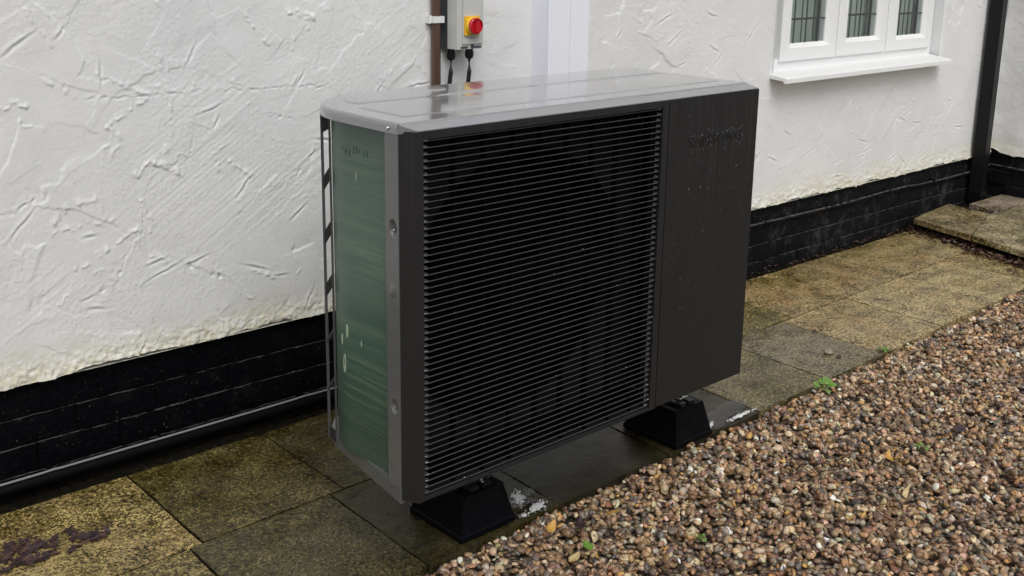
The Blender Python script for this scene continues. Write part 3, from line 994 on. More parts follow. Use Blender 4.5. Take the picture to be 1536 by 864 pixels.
bm.faces.new((lip2[1], lip[1], ridge2[1], ridge[1], r4[1], r3[1], r2[1], r1[1]))
bm.faces.new((lip2[1], lip2[0], r1[0], r1[1]))
lid = bm_obj("lid", bm, M_lid, hp)
smooth_angle(lid, 9)


def pressing(x0, x1, y0, y1, rl, z, h):
    bm = bmesh.new()
    a = outline(x0, x1, y0, y1, rl, .035)
    prev = loop2(bm, a, z - .001)
    for d, hh in ((.0, .0002), (.004, h * .5), (.008, h * .92), (.012, h)):
        cur = loop2(bm, outline(x0 + d, x1 - d, y0 + d, y1 - d, max(rl - d, .003), .035 - d), z + hh)
        for k in range(len(cur)):
            bm.faces.new((prev[k], prev[(k + 1) % len(cur)], cur[(k + 1) % len(cur)], cur[k]))
        prev = cur
    bm.faces.new(prev)
    o = bm_obj("pressed_panel", bm, M_lid, lid)
    return smooth_angle(o, 30)
def loop2(bm, pts, z): return [bm.verts.new((p[0], p[1], z)) for p in pts]
pressing(.038, 1.165, .100, .288, .02, ZL, .0025)
pressing(.070, 1.175, .325, .480, .125, ZL, .0025)

# base pan
bm = bmesh.new()
bp = [(XL, YB), (XR, YB), (XR, YR - .04), (XR - .03, YR - .012), (.17, YR - .012), (.12, .486), (.075, .464), (.046, .43), (.030, .395), (.018, .32)]
prism(bm, bp, .248, .286)
bm_obj("base_pan", bm, M_grey, hp, bevel=.003, seg=2, angle=50)
bm = bmesh.new()
for x0 in (.25, 1.10):
    box(bm, x0 - .03, x0 + .075, .12, .50, .215, .249)
bm_obj("mounting_rail", bm, M_void, hp, bevel=.003, seg=1)

# corner post with screw dimples
ny, nzz = 22, 300
py = np.linspace(.041, .088, ny); pz = np.linspace(.284, ZL - .022, nzz)
PY, PZ = np.meshgrid(py, pz, indexing='ij')
def cup(cy, cz, ry, rz): return np.clip(1 - ((PY - cy) / ry) ** 2 - ((PZ - cz) / rz) ** 2, 0, 1)
dep = .012 * np.sqrt(cup(.061, .903, .0135, .019)) + .010 * np.sqrt(cup(.063, .483, .012, .016)) - .0016 * np.sqrt(cup(.063, .760, .0115, .016))
Vp = np.stack([XL + .0015 + dep, PY, PZ], -1).reshape(-1, 3)
ip = np.arange(ny * nzz).reshape(ny, nzz)
Fp = np.stack([ip[:-1, :-1], ip[:-1, 1:], ip[1:, 1:], ip[1:, :-1]], -1).reshape(-1, 4)
exq = []
zz0, zz1 = pz[0], pz[-1]
xo = XL + .0015
for q in ([(xo, py[-1], zz0), (xo, py[-1], zz1), (xo + .03, py[-1], zz1), (xo + .03, py[-1], zz0)],
          [(xo, py[0], zz0), (xo + .04, py[0], zz0), (xo + .04, py[0], zz1), (xo, py[0], zz1)]):
    exq.append(q)
n0 = len(Vp); Vp = np.concatenate([Vp, np.array(exq).reshape(-1, 3)]); Fp = np.concatenate([Fp, n0 + np.arange(8).reshape(2, 4)])
post = mesh_obj("corner_post", np_mesh("corner_post", Vp, Fp, 4), M_grey, hp)
def screw(y, z, x, r, par):
    bm = bmesh.new(); lathe(bm, [(r, .003), (r, -.001), (r * .8, -.0025), (r * .3, -.003)], (x, y, z), 'X', 14)
    smooth_angle(bm_obj("screw", bm, M_screw, par))
screw(.067, .897, XL + .009, .0042, post)
screw(.068, .478, XL + .008, .0038, post)
screw(.073, ZL - .0135, XL - .001, .0046, lid)

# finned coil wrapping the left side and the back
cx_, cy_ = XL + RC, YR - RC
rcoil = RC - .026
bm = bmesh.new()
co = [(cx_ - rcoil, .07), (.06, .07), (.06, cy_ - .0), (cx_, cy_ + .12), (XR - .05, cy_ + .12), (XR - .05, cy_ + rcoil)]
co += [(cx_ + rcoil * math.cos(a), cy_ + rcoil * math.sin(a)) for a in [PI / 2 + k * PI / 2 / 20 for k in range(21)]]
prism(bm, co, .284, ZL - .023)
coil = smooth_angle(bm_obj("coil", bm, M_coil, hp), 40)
coil["label"] = "green finned coil with pale scuffs"
# scuffs where the fins were knocked flat
M_scuff = Mat("bared_fin", (.34, .40, .29), .5).m
xf0 = cx_ - rcoil
surf = lambda y: cx_ - (math.sqrt(rcoil ** 2 - max(0, y - cy_) ** 2))
for (y, z, ry, rz, hole) in ((.286, .597, .0042, .017, 0), (.314, .568, .0036, .014, 0), (.302, .509, .0062, .023, .55), (.226, .582, .0014, .008, 0), (.235, .987, .0012, .010, 0)):
    bm = bmesh.new()
    m_ = 18
    o1 = [bm.verts.new((surf(y + ry * math.cos(2 * PI * k / m_)) - .0012, y + ry * math.cos(2 * PI * k / m_), z + rz * math.sin(2 * PI * k / m_))) for k in range(m_)]
    o0 = [bm.verts.new((surf(y + ry * math.cos(2 * PI * k / m_)) + .002, y + 1.15 * ry * math.cos(2 * PI * k / m_), z + 1.1 * rz * math.sin(2 * PI * k / m_))) for k in range(m_)]
    for k in range(m_): bm.faces.new((o0[k], o0[(k + 1) % m_], o1[(k + 1) % m_], o1[k]))
    if hole:
        h1 = [bm.verts.new((surf(y + ry * math.cos(2 * PI * k / m_)) - .0004, y + hole * ry * math.cos(2 * PI * k / m_), z + rz * .2 + hole * rz * math.sin(2 * PI * k / m_))) for k in range(m_)]
        for k in range(m_): bm.faces.new((o1[k], o1[(k + 1) % m_], h1[(k + 1) % m_], h1[k]))
    else: bm.faces.new(o1)
    bm_obj("scuff", bm, M_scuff, coil)

M_dent = Mat("dented_fin", (.040, .082, .060), .5).m
R = random.Random(3)
for k in range(12):                                    # fins knocked over in a patch near the top, and a few lower down
    y, z, h = (.290 - k * .0145 + R.uniform(-.003, .003), 1.046 + R.uniform(-.008, .008), R.uniform(.006, .014)) if k < 8 else (.262 - (k - 8) * .013, .414 - R.uniform(0, .004), .004)
    bm = bmesh.new(); box(bm, surf(y) - .0008, surf(y) + .002, y - R.uniform(.0008, .0024), y + R.uniform(.0008, .003), z - h * R.uniform(.3, 1), z + h * R.uniform(.2, 1))
    bm_obj("bent_fin", bm, M_dent, coil)

# rear guard: ladder of slanted rungs standing off the coil, round the corner and along the back
ang0 = math.radians(148.2)
M_guard = mk_steel("lit_guard_rod", (.055, .057, .06), .35)  # rods coloured lighter than the rungs for light on their outer side
guard_bm = bmesh.new()
def gbar(bm, x, y, rz, wx, wy, z0, z1):
    c, s = math.cos(rz), math.sin(rz)
    pts = [(x + c * a - s * b, y + s * a + c * b) for a, b in ((-wx, -wy), (wx, -wy), (wx, wy), (-wx, wy))]
    prism(bm, pts, z0, z1)
ca, sa = math.cos(ang0), math.sin(ang0)
gbar(guard_bm, cx_ + (RC - .0035) * ca, cy_ + (RC - .0035) * sa, ang0, .0036, .0036, .282, ZL - .022)
gbar(guard_bm, cx_ + (RC - .0215) * ca, cy_ + (RC - .0215) * sa, ang0, .0028, .006, .262, ZL - .022)
for k in range(9):
    xx = .30 + k * .1
    gbar(guard_bm, xx, YR - .006, PI / 2, .0035, .004, .262, ZL - .022)
guard = bm_obj("rear_guard", guard_bm, M_guard, hp)
def rung(zc, h, slant):
    bm = bmesh.new()
    a, b = RC - .0035, RC - .0215
    t_ = (-sa * .004, ca * .004)
    q = []
    for rr, zz in ((a, zc - slant / 2), (b, zc + slant / 2)):
        for dz in (-h / 2, h / 2):
            for sgn in (-1, 1):
                q.append(bm.verts.new((cx_ + rr * ca + sgn * t_[0], cy_ + rr * sa + sgn * t_[1], zz + dz)))
    for f in ((0, 1, 3, 2), (4, 6, 7, 5), (0, 4, 5, 1), (2, 3, 7, 6), (0, 2, 6, 4), (1, 5, 7, 3)):
        bm.faces.new([q[i] for i in f])
    bm_obj("rung", bm, M_blackside, guard)
rung(1.092, .040, .010)
for zc in (.955, .820, .685, .552, .425): rung(zc, .034 if zc > .6 else .010, .030)
rung(.285, .03, -.02)
for zc in (1.09, .955, .820, .685, .552, .425, .29):
    bm = bmesh.new(); box(bm, .23, 1.13, YR - .0115, YR - .0025, zc - .008, zc + .008)
    bm_obj("rung", bm, M_blackside, guard)

# inside: fan shroud with round opening, fan
bm = bmesh.new()
fx, fz, fr = .42, .665, .362
x0, x1, z0, z1 = .01, .845, .288, ZT - .006
cor = [math.atan2(z1 - fz, x1 - fx), math.atan2(z1 - fz, x0 - fx), math.atan2(z0 - fz, x0 - fx) + 2 * PI, math.atan2(z0 - fz, x1 - fx) + 2 * PI]
angs = sorted(set([2 * PI * k / 72 for k in range(72)] + [a % (2 * PI) for a in cor]))
def hit(a):
    c, s = math.cos(a), math.sin(a)
    tt = min([v for v in (((x1 if c > 0 else x0) - fx) / c if abs(c) > 1e-6 else 9, ((z1 if s > 0 else z0) - fz) / s if abs(s) > 1e-6 else 9)])
    return fx + c * tt, fz + s * tt
A = [bm.verts.new((hit(a)[0], .115, hit(a)[1])) for a in angs]
B = [bm.verts.new((fx + fr * math.cos(a), .115, fz + fr * math.sin(a))) for a in angs]
B2 = [bm.verts.new((fx + fr * .97 * math.cos(a), .17, fz + fr * .97 * math.sin(a))) for a in angs]
for k in range(len(angs)):
    q = (k + 1) % len(angs)
    bm.faces.new((A[k], A[q], B[q], B[k])); bm.faces.new((B[k], B[q], B2[q], B2[k]))
smooth_angle(bm_obj("fan_shroud", bm, M_shroud, hp), 40)
bm = bmesh.new(); lathe(bm, [(.07, .12), (.075, .13), (.075, .2)], (fx, 0, fz), 'Y', 28)
fan = smooth_angle(bm_obj("fan", bm, M_void, hp))
for k in range(3):
    bm = bmesh.new()
    a0 = 2 * PI * k / 3
    prev = None
    for i in range(9):
        rr = .07 + .275 * i / 8
        ps = []
        for sgn in (-1, 1):
            aa = a0 + sgn * .45 * (1 - .1 * i / 8) + .25 * i / 8
            ps.append(bm.verts.new((fx + rr * math.cos(aa), .155 + sgn * .03, fz + rr * math.sin(aa))))
        if prev: bm.faces.new((prev[0], ps[0], ps[1], prev[1]))
        prev = ps
    bm_obj("fan_blade", bm, M_void, fan, smooth=True)
SE_ = .83
bm = bmesh.new(); box(bm, .03, 1.19, .24, .255, .288, ZT - .006)
box(bm, .847, .855, .05, .24, .288, ZT - .006)
bm_obj("inner_bulkhead", bm, M_void, hp)
bm = bmesh.new(); box(bm, .004, SE_, .0415, .24, .2865, .2905)  # near-black sheets added over the pan as shade behind the slats
box(bm, .004, SE_, .0362, .0396, .262, .293)
bm_obj("inner_shade_sheet", bm, M_void, hp)

# louvred front panel
gx0, gx1, gz0, gz1 = .0165, .803, .2665, 1.1045
bm = bmesh.new()
SE = .8265                                            # seam to the plain panel
# chamfered left cheek, rails and right stile
prism(bm, [(0, 0), (gx0, 0), (gx0 + .006, .030), (.028, .06), (XL + .003, .0385)], ZB, ZT - .0045)
box(bm, gx1, SE, .0, .040, ZB, ZT - .0045)
box(bm, gx0, gx1, .0006, .040, gz1, ZT - .0045)
vs = [bm.verts.new((xx, y, z)) for xx in (gx0, gx1) for y, z in ((.0006, ZB), (.0006, gz0 - .003), (.012, gz0 + .002), (.040, gz0 + .002), (.040, ZB))]
for k in range(5): bm.faces.new((vs[k], vs[(k + 1) % 5], vs[5 + (k + 1) % 5], vs[5 + k]))
grille = bm_obj("louvre_panel", bm, M_blackside, hp, bevel=.0012, seg=1, angle=40)
# one slat: thin bar with an upturned flare at each end
bm = bmesh.new()
secs = []
def sec(x, lift, deep, nose):
    p = [(.0004, -.0007), (-.0004, .0003), (.0002, .0009 + lift), (deep, .0012 + lift + (.0035 if deep > .006 else 0)), (deep + .002, -.0010), (.002, -.0013)]
    return [bm.verts.new((x, y - nose, z)) for y, z in p]
for x, lift, deep, nose in ((gx0 + .0005, .0010, .014, -.005), (gx0 + .009, .0022, .012, .0004), (gx0 + .014, .0008, .007, 0), (gx0 + .018, 0, .0027, 0), (gx1 - .020, 0, .0027, 0), (gx1 - .015, .0008, .007, 0), (gx1 - .008, .0022, .012, .0004), (gx1 - .0005, .0010, .014, -.005)):
    secs.append(sec(x, lift, deep, nose))
for a, b in zip(secs, secs[1:]):
    for k in range(6): bm.faces.new((a[k], a[(k + 1) % 6], b[(k + 1) % 6], b[k]))
bm.faces.new(secs[0]); bm.faces.new(secs[-1][::-1])
bmesh.ops.recalc_face_normals(bm, faces=bm.faces)
slat_me = bpy.data.meshes.new("slat"); bm.to_mesh(slat_me); bm.free()
slat_me.materials.append(M_slat)
NS = 56
for k in range(NS):
    z = 1.1005 - k * (1.1005 - .2735) / (NS - 1)
    o = link(bpy.data.objects.new("slat", slat_me), grille)
    o.location = (0, .0022, z)
# upright ribs behind the slats
bm = bmesh.new(); box(bm, -.003, .003, .016, .034, gz0, gz1)
rib_me = bpy.data.meshes.new("rib"); bm.to_mesh(rib_me); bm.free(); rib_me.materials.append(M_void)
for k in range(8):
    o = link(bpy.data.objects.new("rib", rib_me), grille); o.location = (.118 + k * .089, 0, 0)

def slat_glint_beads(R):
    k = R.randrange(NS)
    z = 1.1005 - k * (1.1005 - .2735) / (NS - 1)
    x = R.choice((gx0 + R.uniform(.004, .012), gx1 - R.uniform(.003, .013))) if R.random() < .85 else R.uniform(gx0, gx1)
    return (x, .0016, z + .0032), (0, 0, 1), R.uniform(.0014, .0026)


# plain service panel on the right, embossed maker's name, rain drops
bm = bmesh.new()
box(bm, SE + .0028, PW, 0, .040, ZB + .003, ZT - .0045)
sp = bm_obj("service_panel", bm, M_black, hp, bevel=.0015, seg=2)
bm = bmesh.new()
box(bm, SE + .03, XR, .040, YR - .03, .287, ZT - .0125)
bm_obj("side_casing", bm, M_blackside, hp)
cu = bpy.data.curves.new("lettering", 'FONT')
cu.body = "SAMSUNG"
cu.size = .0435; cu.extrude = .0007; cu.bevel_depth = .0003; cu.resolution_u = 3
cu.space_character = 1.12
tmp = bpy.data.objects.new("lettering", cu); C.objects.link(tmp)
bpy.context.view_layer.update()
dg = bpy.context.evaluated_depsgraph_get()
me = bpy.data.meshes.new_from_object(tmp.evaluated_get(dg))
bpy.data.objects.remove(tmp)
co_ = np.array([v.co for v in me.vertices])
wd = co_[:, 0].max() - co_[:, 0].min()
sc = .236 / wd
lt = mesh_obj("lettering", me, M_letter, sp)
lt.scale = (sc, .030 / (co_[:, 1].max() - co_[:, 1].min()), 1)
lt.rotation_euler = (PI / 2, 0, 0)
lt.location = (.912 - co_[:, 0].min() * sc, -.0006, .987)
# drops
def drops(name, n, fn, par, seed):
    R = random.Random(seed)
    ico = bmesh.new(); bmesh.ops.create_icosphere(ico, subdivisions=1, radius=1)
    base = np.array([v.co for v in ico.verts]); fc = np.array([[v.index for v in f.verts] for f in ico.faces]); ico.free()
    Vs, Fs = [], []
    for k in range(n):
        p, nrm, r = fn(R)
        b = base * r
        ax = [i for i in range(3) if abs(nrm[i]) > .5][0]
        b = b.copy(); b[:, ax] *= .5
        if ax != 2: b[:, 2] *= R.uniform(1, 1.6)
        Vs.append(b + np.array(p)); Fs.append(fc + len(base) * k)
    o = mesh_obj(name, np_mesh(name, np.concatenate(Vs), np.concatenate(Fs), 3), M_drop, par)
    o["kind"] = "stuff"
    return o
def on_panel(R):
    if R.random() < .35: x, z = R.uniform(.9, 1.19), 1.015 + R.uniform(-.05, .012)
    else: x, z = R.uniform(SE + .02, PW - .01), R.triangular(.3, 1.1, 1.0)
    return (x, -.0006, z), (0, 1, 0), R.uniform(.0007, .0017)
drops("water_drops", 190, on_panel, sp, 3)
drops("water_drops", 240, slat_glint_beads, grille, 12)  # beads added mostly at the slat ends as glints
def on_letters(R):
    return (.915 + R.random() ** .8 * .24, -.002, .987 + R.choice((.031, .031, .0, .015)) + R.uniform(-.002, .002)), (0, 1, 0), R.uniform(.0008, .0017)
drops("water_drops", 26, on_letters, sp, 5)
def on_lid(R): return (R.uniform(.0, 1.18), R.uniform(.06, .48), ZL + .001), (0, 0, 1), R.uniform(.0008, .0028)
drops("water_drops", 110, on_lid, lid, 8)

# ================================================================== RUBBER FEET (things of their own)
def foot(name, x0, x1, lab):
    t = empty(name, ((x0 + x1) / 2, .14, 0), .01)
    tag(t, lab, "rubber foot", "rubber feet under the heat pump")
    hw = (x1 - x0) / 2
    bm = bmesh.new()
    L0, L1 = 0, .22
    lowp = [(-hw, L0), (hw, L0), (hw, L1), (-hw, L1)]
    mid = [(-hw * .96, L0 + .003), (hw * .96, L0 + .003), (hw * .96, L1 - .003), (-hw * .96, L1 - .003)]
    top = [(-hw * .74, L0 + .026), (hw * .74, L0 + .026), (hw * .74, L1 - .026), (-hw * .74, L1 - .026)]
    rings = [[bm.verts.new((x, y, z)) for x, y in pp] for pp, z in ((lowp, 0), (lowp, .014), (mid, .018), (top, .112))]
    for a, b in zip(rings, rings[1:]):
        for k in range(4): bm.faces.new((a[k], a[(k + 1) % 4], b[(k + 1) % 4], b[k]))
    bm.faces.new(rings[0][::-1]); bm.faces.new(rings[-1])
    bm_obj("block", bm, M_rubber, t, bevel=.010, seg=3, angle=20)
    bm = bmesh.new()
    for s in (-1, 1): box(bm, s * .0205 - .013, s * .0205 + .013, .034, .188, .105, .124)
    bm_obj("channel", bm, M_screw_dull, t, bevel=.002, seg=1)
    for yy in (.07, .16):
        bm = bmesh.new(); lathe(bm, [(.017, .120), (.017, .126), (.011, .126), (.011, .136), (.006, .136), (.006, .215)], (0, yy, 0), 'Z', 12)
        bm_obj("bolt", bm, M_screw_dull, t)
M_screw_dull = Mat("dull_bracket_steel", (.02, .02, .022), .45, Metallic=.4).m
foot("rubber_foot", .238, .428, "black rubber block foot under the left end of the heat pump")
foot("rubber_foot", 1.090, 1.268, "black rubber block foot under the right end of the heat pump")

# ================================================================== WATER LYING ON THE SLABS
def mk_puddle():
    m = Mat("puddle_water", (.02, .018, .012), .03)
    m.b.inputs["IOR"].default_value = 1.33
    return m.m
M_water = Mat("rain_water", (1, 1, 1), .015, Transmission_Weight=1.0, IOR=1.33).m
M_froth = Mat("white_froth", (.78, .80, .80), .45)
_n = M_froth.noise(M_froth.pos(), 110, 5, .7)
M_froth = M_froth.out(M_froth.ramp(_n, [(.3, (.45, .46, .45)), (.6, (.80, .81, .81))]), None, M_froth.bump(_n, .004, .8))


def blob(name, cx, cy, rx, ry, rot, seed, mat, h, lobes=.28):
    R = np.random.default_rng(seed)
    n_ = 56
    ph = R.uniform(0, 6.28, 6); am = R.uniform(.4, 1, 6) * lobes / np.arange(1, 7) ** .6
    bm = bmesh.new()
    rings = []
    for fct, z in ((1.0, .0015), (.96, h * .7), (.85, h), (.45, h * 1.05)):
        ring = []
        for k in range(n_):
            a = 2 * PI * k / n_
            rr = fct * (1 + sum(am[i] * math.sin((i + 2) * a + ph[i]) for i in range(6)))
            x, y = rx * rr * math.cos(a), ry * rr * math.sin(a)
            ring.append(bm.verts.new((cx + x * math.cos(rot) - y * math.sin(rot), cy + x * math.sin(rot) + y * math.cos(rot), z)))
        rings.append(ring)
    for a, b in zip(rings, rings[1:]):
        for k in range(n_): bm.faces.new((a[k], a[(k + 1) % n_], b[(k + 1) % n_], b[k]))
    bm.faces.new(rings[-1])
    return bm_obj(name, bm, mat, None, smooth=True)


# ================================================================== GRAVEL: settled pebbles
def gravel():
    R = np.random.default_rng(21)
    ico = bmesh.new(); bmesh.ops.create_icosphere(ico, subdivisions=2, radius=1)
    base = np.array([v.co for v in ico.verts]); fc = np.array([[v.index for v in f.verts] for f in ico.faces]); ico.free()
    variants = []
    for k in range(14):
        d = base.copy()
        for j in range(5):
            ax = R.normal(size=3); ax /= np.linalg.norm(ax)
            pr = d @ ax; cut = R.uniform(.45, .9)
            d -= np.outer(np.clip(pr - cut, 0, None) * R.uniform(.5, .95), ax)
        d *= 1 + .05 * R.normal(size=(len(d), 1))
        variants.append(d)
    poly = np.array([(-.45, .14), (.9, -1.25), (1.3, -1.45), (3.85, -.42), (3.85, .25), (1, .17)])
    def inside(px, py):
        c = np.zeros(len(px), bool); j = len(poly) - 1
        for i in range(len(poly)):
            xi, yi = poly[i]; xj, yj = poly[j]
            c ^= ((yi > py) != (yj > py)) & (px < (xj - xi) * (py - yi) / (yj - yi + 1e-12) + xi); j = i
        return c
    N = 60000
    px, py = R.uniform(-.5, 4.4, N), R.uniform(-1.5, .26, N)
    sz = .0058 + R.gamma(2.0, .0026, N)                # half length
    sz = np.clip(sz, .0065, .018)
    ok = inside(px, py) & (py < (.128 + .024 * (px - .4)) - .75 * sz - .001)
    px, py, sz = px[ok], py[ok], sz[ok]
    n_ = 21500
    px, py, sz = px[:n_], py[:n_], sz[:n_]
    n_ = len(px)
    o_ = np.argsort(-sz + R.normal(0, .004, n_))       # big ones low, on the whole
    px, py, sz = px[o_], py[o_], sz[o_]
    CS = .0035
    gw, gh = int(5 / CS), int(1.9 / CS)
    hm = np.full((gw, gh), -.024)
    pal = np.array([(.23, .145, .085), (.17, .105, .065), (.30, .20, .115), (.13, .085, .06), (.36, .27, .18), (.115, .10, .09), (.20, .17, .14), (.46, .38, .27), (.09, .062, .05), (.28, .165, .085), (.58, .54, .46), (.40, .24, .08), (.075, .07, .07), (.34, .245, .16), (.30, .27, .22)])
    pw = np.array([.13, .13, .12, .10, .11, .07, .08, .07, .06, .05, .03, .02, .02, .05, .05]); pw /= pw.sum()
    ci = R.choice(len(pal), n_, p=pw)
    col = pal[ci] * R.uniform(.55, 1.5, (n_, 1)) * (1 + R.normal(0, .05, (n_, 3))) * (1.30, 1.23, 1.13)
    Vs = np.empty((n_, len(base), 3), np.float32)
    for k in range(n_):
        s = sz[k]
        a, b, c = s, s * R.uniform(.55, .92), s * R.uniform(.30, .62)
        i0, j0 = int((px[k] + .55) / CS), int((py[k] + 1.6) / CS)
        q = max(1, int(b / CS))
        win_ = hm[max(i0 - q, 0):i0 + q + 1, max(j0 - q, 0):j0 + q + 1]
        if win_.size == 0: Vs[k] = 0; continue
        base_h = .65 * win_.mean() + .35 * np.percentile(win_, 80)
        zc = min(base_h + c * .72, .010)
        # lean with the local slope
        sx = (win_[-1].mean() - win_[0].mean()) / (2 * q * CS); sy = (win_[:, -1].mean() - win_[:, 0].mean()) / (2 * q * CS)
        yaw = R.uniform(0, 2 * PI)
        d = variants[R.integers(14)] * (a, b, c)
        cyw, syw = math.cos(yaw), math.sin(yaw)
        x = d[:, 0] * cyw - d[:, 1] * syw; y = d[:, 0] * syw + d[:, 1] * cyw
        sx = np.clip(sx + R.normal(0, .35), -1.1, 1.1); sy = np.clip(sy + R.normal(0, .35), -1.1, 1.1)
        ax_, ay_ = math.atan(sx), math.atan(sy)
        z = d[:, 2]
        x, z = x * math.cos(ax_) - z * math.sin(ax_), x * math.sin(ax_) + z * math.cos(ax_)
        y, z = y * math.cos(ay_) - z * math.sin(ay_), y * math.sin(ay_) + z * math.cos(ay_)
        Vs[k, :, 0] = px[k] + x; Vs[k, :, 1] = py[k] + y; Vs[k, :, 2] = zc + z
        np.maximum(win_, zc + c * .62, out=win_)
        hm[max(i0 - q, 0):i0 + q + 1, max(j0 - q, 0):j0 + q + 1] = np.minimum(win_, .010)
    Fs = (fc[None] + (np.arange(n_) * len(base))[:, None, None]).reshape(-1, 3)
    me = np_mesh("gravel", Vs.reshape(-1, 3), Fs, 3)
    at = me.attributes.new("tint", 'FLOAT_COLOR', 'POINT')
    cc = np.ones((n_, len(base), 4), np.float32); cc[:, :, :3] = np.clip(col, .01, .8)[:, None, :]
    at.data.foreach_set("color", cc.ravel())
    o = mesh_obj("gravel", me, M_pebble)
    tag(o, "brown and tan pebble gravel beside the paved path", "gravel", None, "stuff")


gravel()


# ================================================================== WATER AND FROTH BESIDE THE FEET
pud = []
for args, lab in (((1.400, .212, .135, .052, .06, 3, M_water, .0022, .30), "clear rainwater puddle on the slab right of the right-hand rubber foot"),
                  ((.500, .205, .060, .055, .4, 12, M_water, .0022, .25), "small rainwater puddle on the dark slab beside the left rubber foot")):
    o = blob("puddle", *args); tag(o, lab, "puddle", "puddles beside the feet"); pud.append(o)
def froth(cx, cy, rx, ry, rot, n_, seed, lab, z0=.0015):
    """a clot of bubbles: many small flattened domes"""
    R = random.Random(seed)
    bm = bmesh.new()
    for k in range(n_):
        a, r = R.uniform(0, 2 * PI), abs(R.gauss(0, .5))
        x, y = rx * r * math.cos(a), ry * r * math.sin(a)
        rad = R.uniform(.0012, .0045) * (1.25 - .5 * min(r, 1.4))
        m_ = Matrix.Translation((cx + x * math.cos(rot) - y * math.sin(rot), cy + x * math.sin(rot) + y * math.cos(rot), z0)) @ Matrix.Diagonal((rad * R.uniform(.8, 1.8), rad, rad * .45, 1))
        bmesh.ops.create_icosphere(bm, subdivisions=1, radius=1, matrix=m_)
    o = bm_obj("froth", bm, M_froth, None, smooth=True)
    tag(o, lab, "froth", "froth patches on the slabs", "stuff")
froth(.522, .158, .036, .018, .25, 260, 21, "bright white froth patch on the slab edge beside the left foot")
froth(.462, .146, .013, .010, .1, 50, 22, "tiny white froth blob touching the left rubber foot")
froth(.512, .225, .050, .026, 1.0, 190, 23, "thin grey froth swirl further under the machine by the left foot")
froth(1.455, .170, .075, .010, .03, 330, 24, "long white streak of froth and painted wall reflection along the slab edge right of the right foot")  # the wall's pale reflection in the puddle is modelled into this streak
froth(1.352, .262, .040, .012, .3, 90, 25, "small white froth patch behind the streak right of the right foot")
froth(1.322, .188, .030, .008, .5, 80, 26, "small white froth patch touching the right rubber foot")
froth(.345, .205, .040, .022, .3, 60, 27, "wet white froth on top of the left rubber foot", .1285)
froth(1.185, .205, .035, .020, .3, 45, 28, "wet white froth on top of the right rubber foot", .1285)

# ================================================================== LEAVES, WEEDS, TWIGS, STRAY STONE
def leaf_bm(bm, origin, L, W, yaw, pitch, curl, roll=0, fold=.25, seed=0, lob=.0):
    R = random.Random(seed)
    M_ = Matrix.Translation(origin) @ Matrix.Rotation(yaw, 4, 'Z') @ Matrix.Rotation(-pitch, 4, 'Y') @ Matrix.Rotation(roll, 4, 'X')
    nn = 7
    rows = []
    for i in range(nn + 1):
        t = i / nn
        wv = W * (math.sin(PI * min(1, t * .97 + .03) ** .8)) * (1 + lob * math.sin(t * 17)) + .0006
        row = []
        for v in (-1, -.5, 0, .5, 1):
            x = L * t
            z = curl * L * (t - .4) ** 2 + fold * abs(v) * wv + R.uniform(-.0006, .0006)
            row.append(bm.verts.new(M_ @ Vector((x, v * wv, z))))
        rows.append(row)
    for a, b in zip(rows, rows[1:]):
        for k in range(4): bm.faces.new((a[k], a[k + 1], b[k + 1], b[k]))


def thick(o, t=.0005):
    md = o.modifiers.new("thickness", 'SOLIDIFY'); md.thickness = t
    return o


def fallen(x, y, z, L, W, yaw, mat, lab, seed, curl=.5, pitch=.1, roll=0, lob=.0):
    bm = bmesh.new()
    leaf_bm(bm, (-L / 2, 0, 0), L, W, 0, 0, curl, roll, .3, seed, lob)
    o = thick(bm_obj("fallen_leaf", bm, mat, None, smooth=True))
    o.location = (x, y, z + (.007 if x < 3 else 0)); o.rotation_euler = (0, -pitch, yaw)
    tag(o, lab, "leaf", "fallen leaves")


fallen(.455, .030, .008, .050, .012, .5, M_leafyel, "curled orange leaf on the gravel in front of the left rubber foot", 1, .8, .15, .3)
fallen(.405, -.110, .004, .044, .012, .2, M_leafpale, "straw coloured leaf on the gravel nearest the bottom edge of the photo", 2, .4)
fallen(.470, -.090, .004, .040, .013, 1.3, M_leafgreen, "single green leaf lying flat on the gravel by the straw coloured leaf", 3, .2)
fallen(.640, -.020, .006, .042, .014, -.4, M_leafyel, "yellow leaf on the gravel between the two feet, left of the purple one", 4, .6, .1, -.3)
fallen(.535, .000, .002, .045, .013, 1.0, M_leafpurple, "dark purple leaf on the gravel beside the yellow leaf", 5, .5)
fallen(1.895, -.365, .006, .056, .019, .3, M_leafpurple, "broad purple grey leaf flat on the gravel far right", 6, .2, .05, .1)
fallen(1.520, -.330, .008, .045, .013, .9, M_leafyel, "crumpled orange leaf in the middle of the gravel", 7, 1.2, .2, .4, .2)
fallen(1.545, -.350, .008, .035, .011, -.5, M_leafyel, "small orange leaf tucked against the crumpled orange leaf", 8, 1.0, .2, -.4)
fallen(1.350, -.480, .008, .050, .008, .4, M_leafpale, "thin pale withered leaf standing up from the gravel", 9, 1.4, .3, .5)
fallen(4.16, .86, .006, .06, .020, .5, M_leafbrown, "pinkish brown leaf on the path below the raised slabs", 10, .5, .1)
R = random.Random(61)
heap = bmesh.new()
for cx, cy, n_, sx, sy in ((-.655, .835, 30, .035, .030), (-.590, .815, 26, .040, .022), (-.500, .785, 16, .030, .016), (-.625, .765, 24, .045, .016), (-.700, .80, 30, .05, .05), (-.462, .765, 6, .02, .006)):
    for k in range(n_):
        L = R.uniform(.010, .042)
        leaf_bm(heap, (cx + R.gauss(0, sx) * .8, cy + R.gauss(0, sy) * .8, .0015 + R.random() * .003), L, L * R.uniform(.12, .36), R.gauss(.3, .8), R.uniform(-.03, .12), R.uniform(0, .35), R.uniform(-.1, .1), .08, 70 + k, .4)
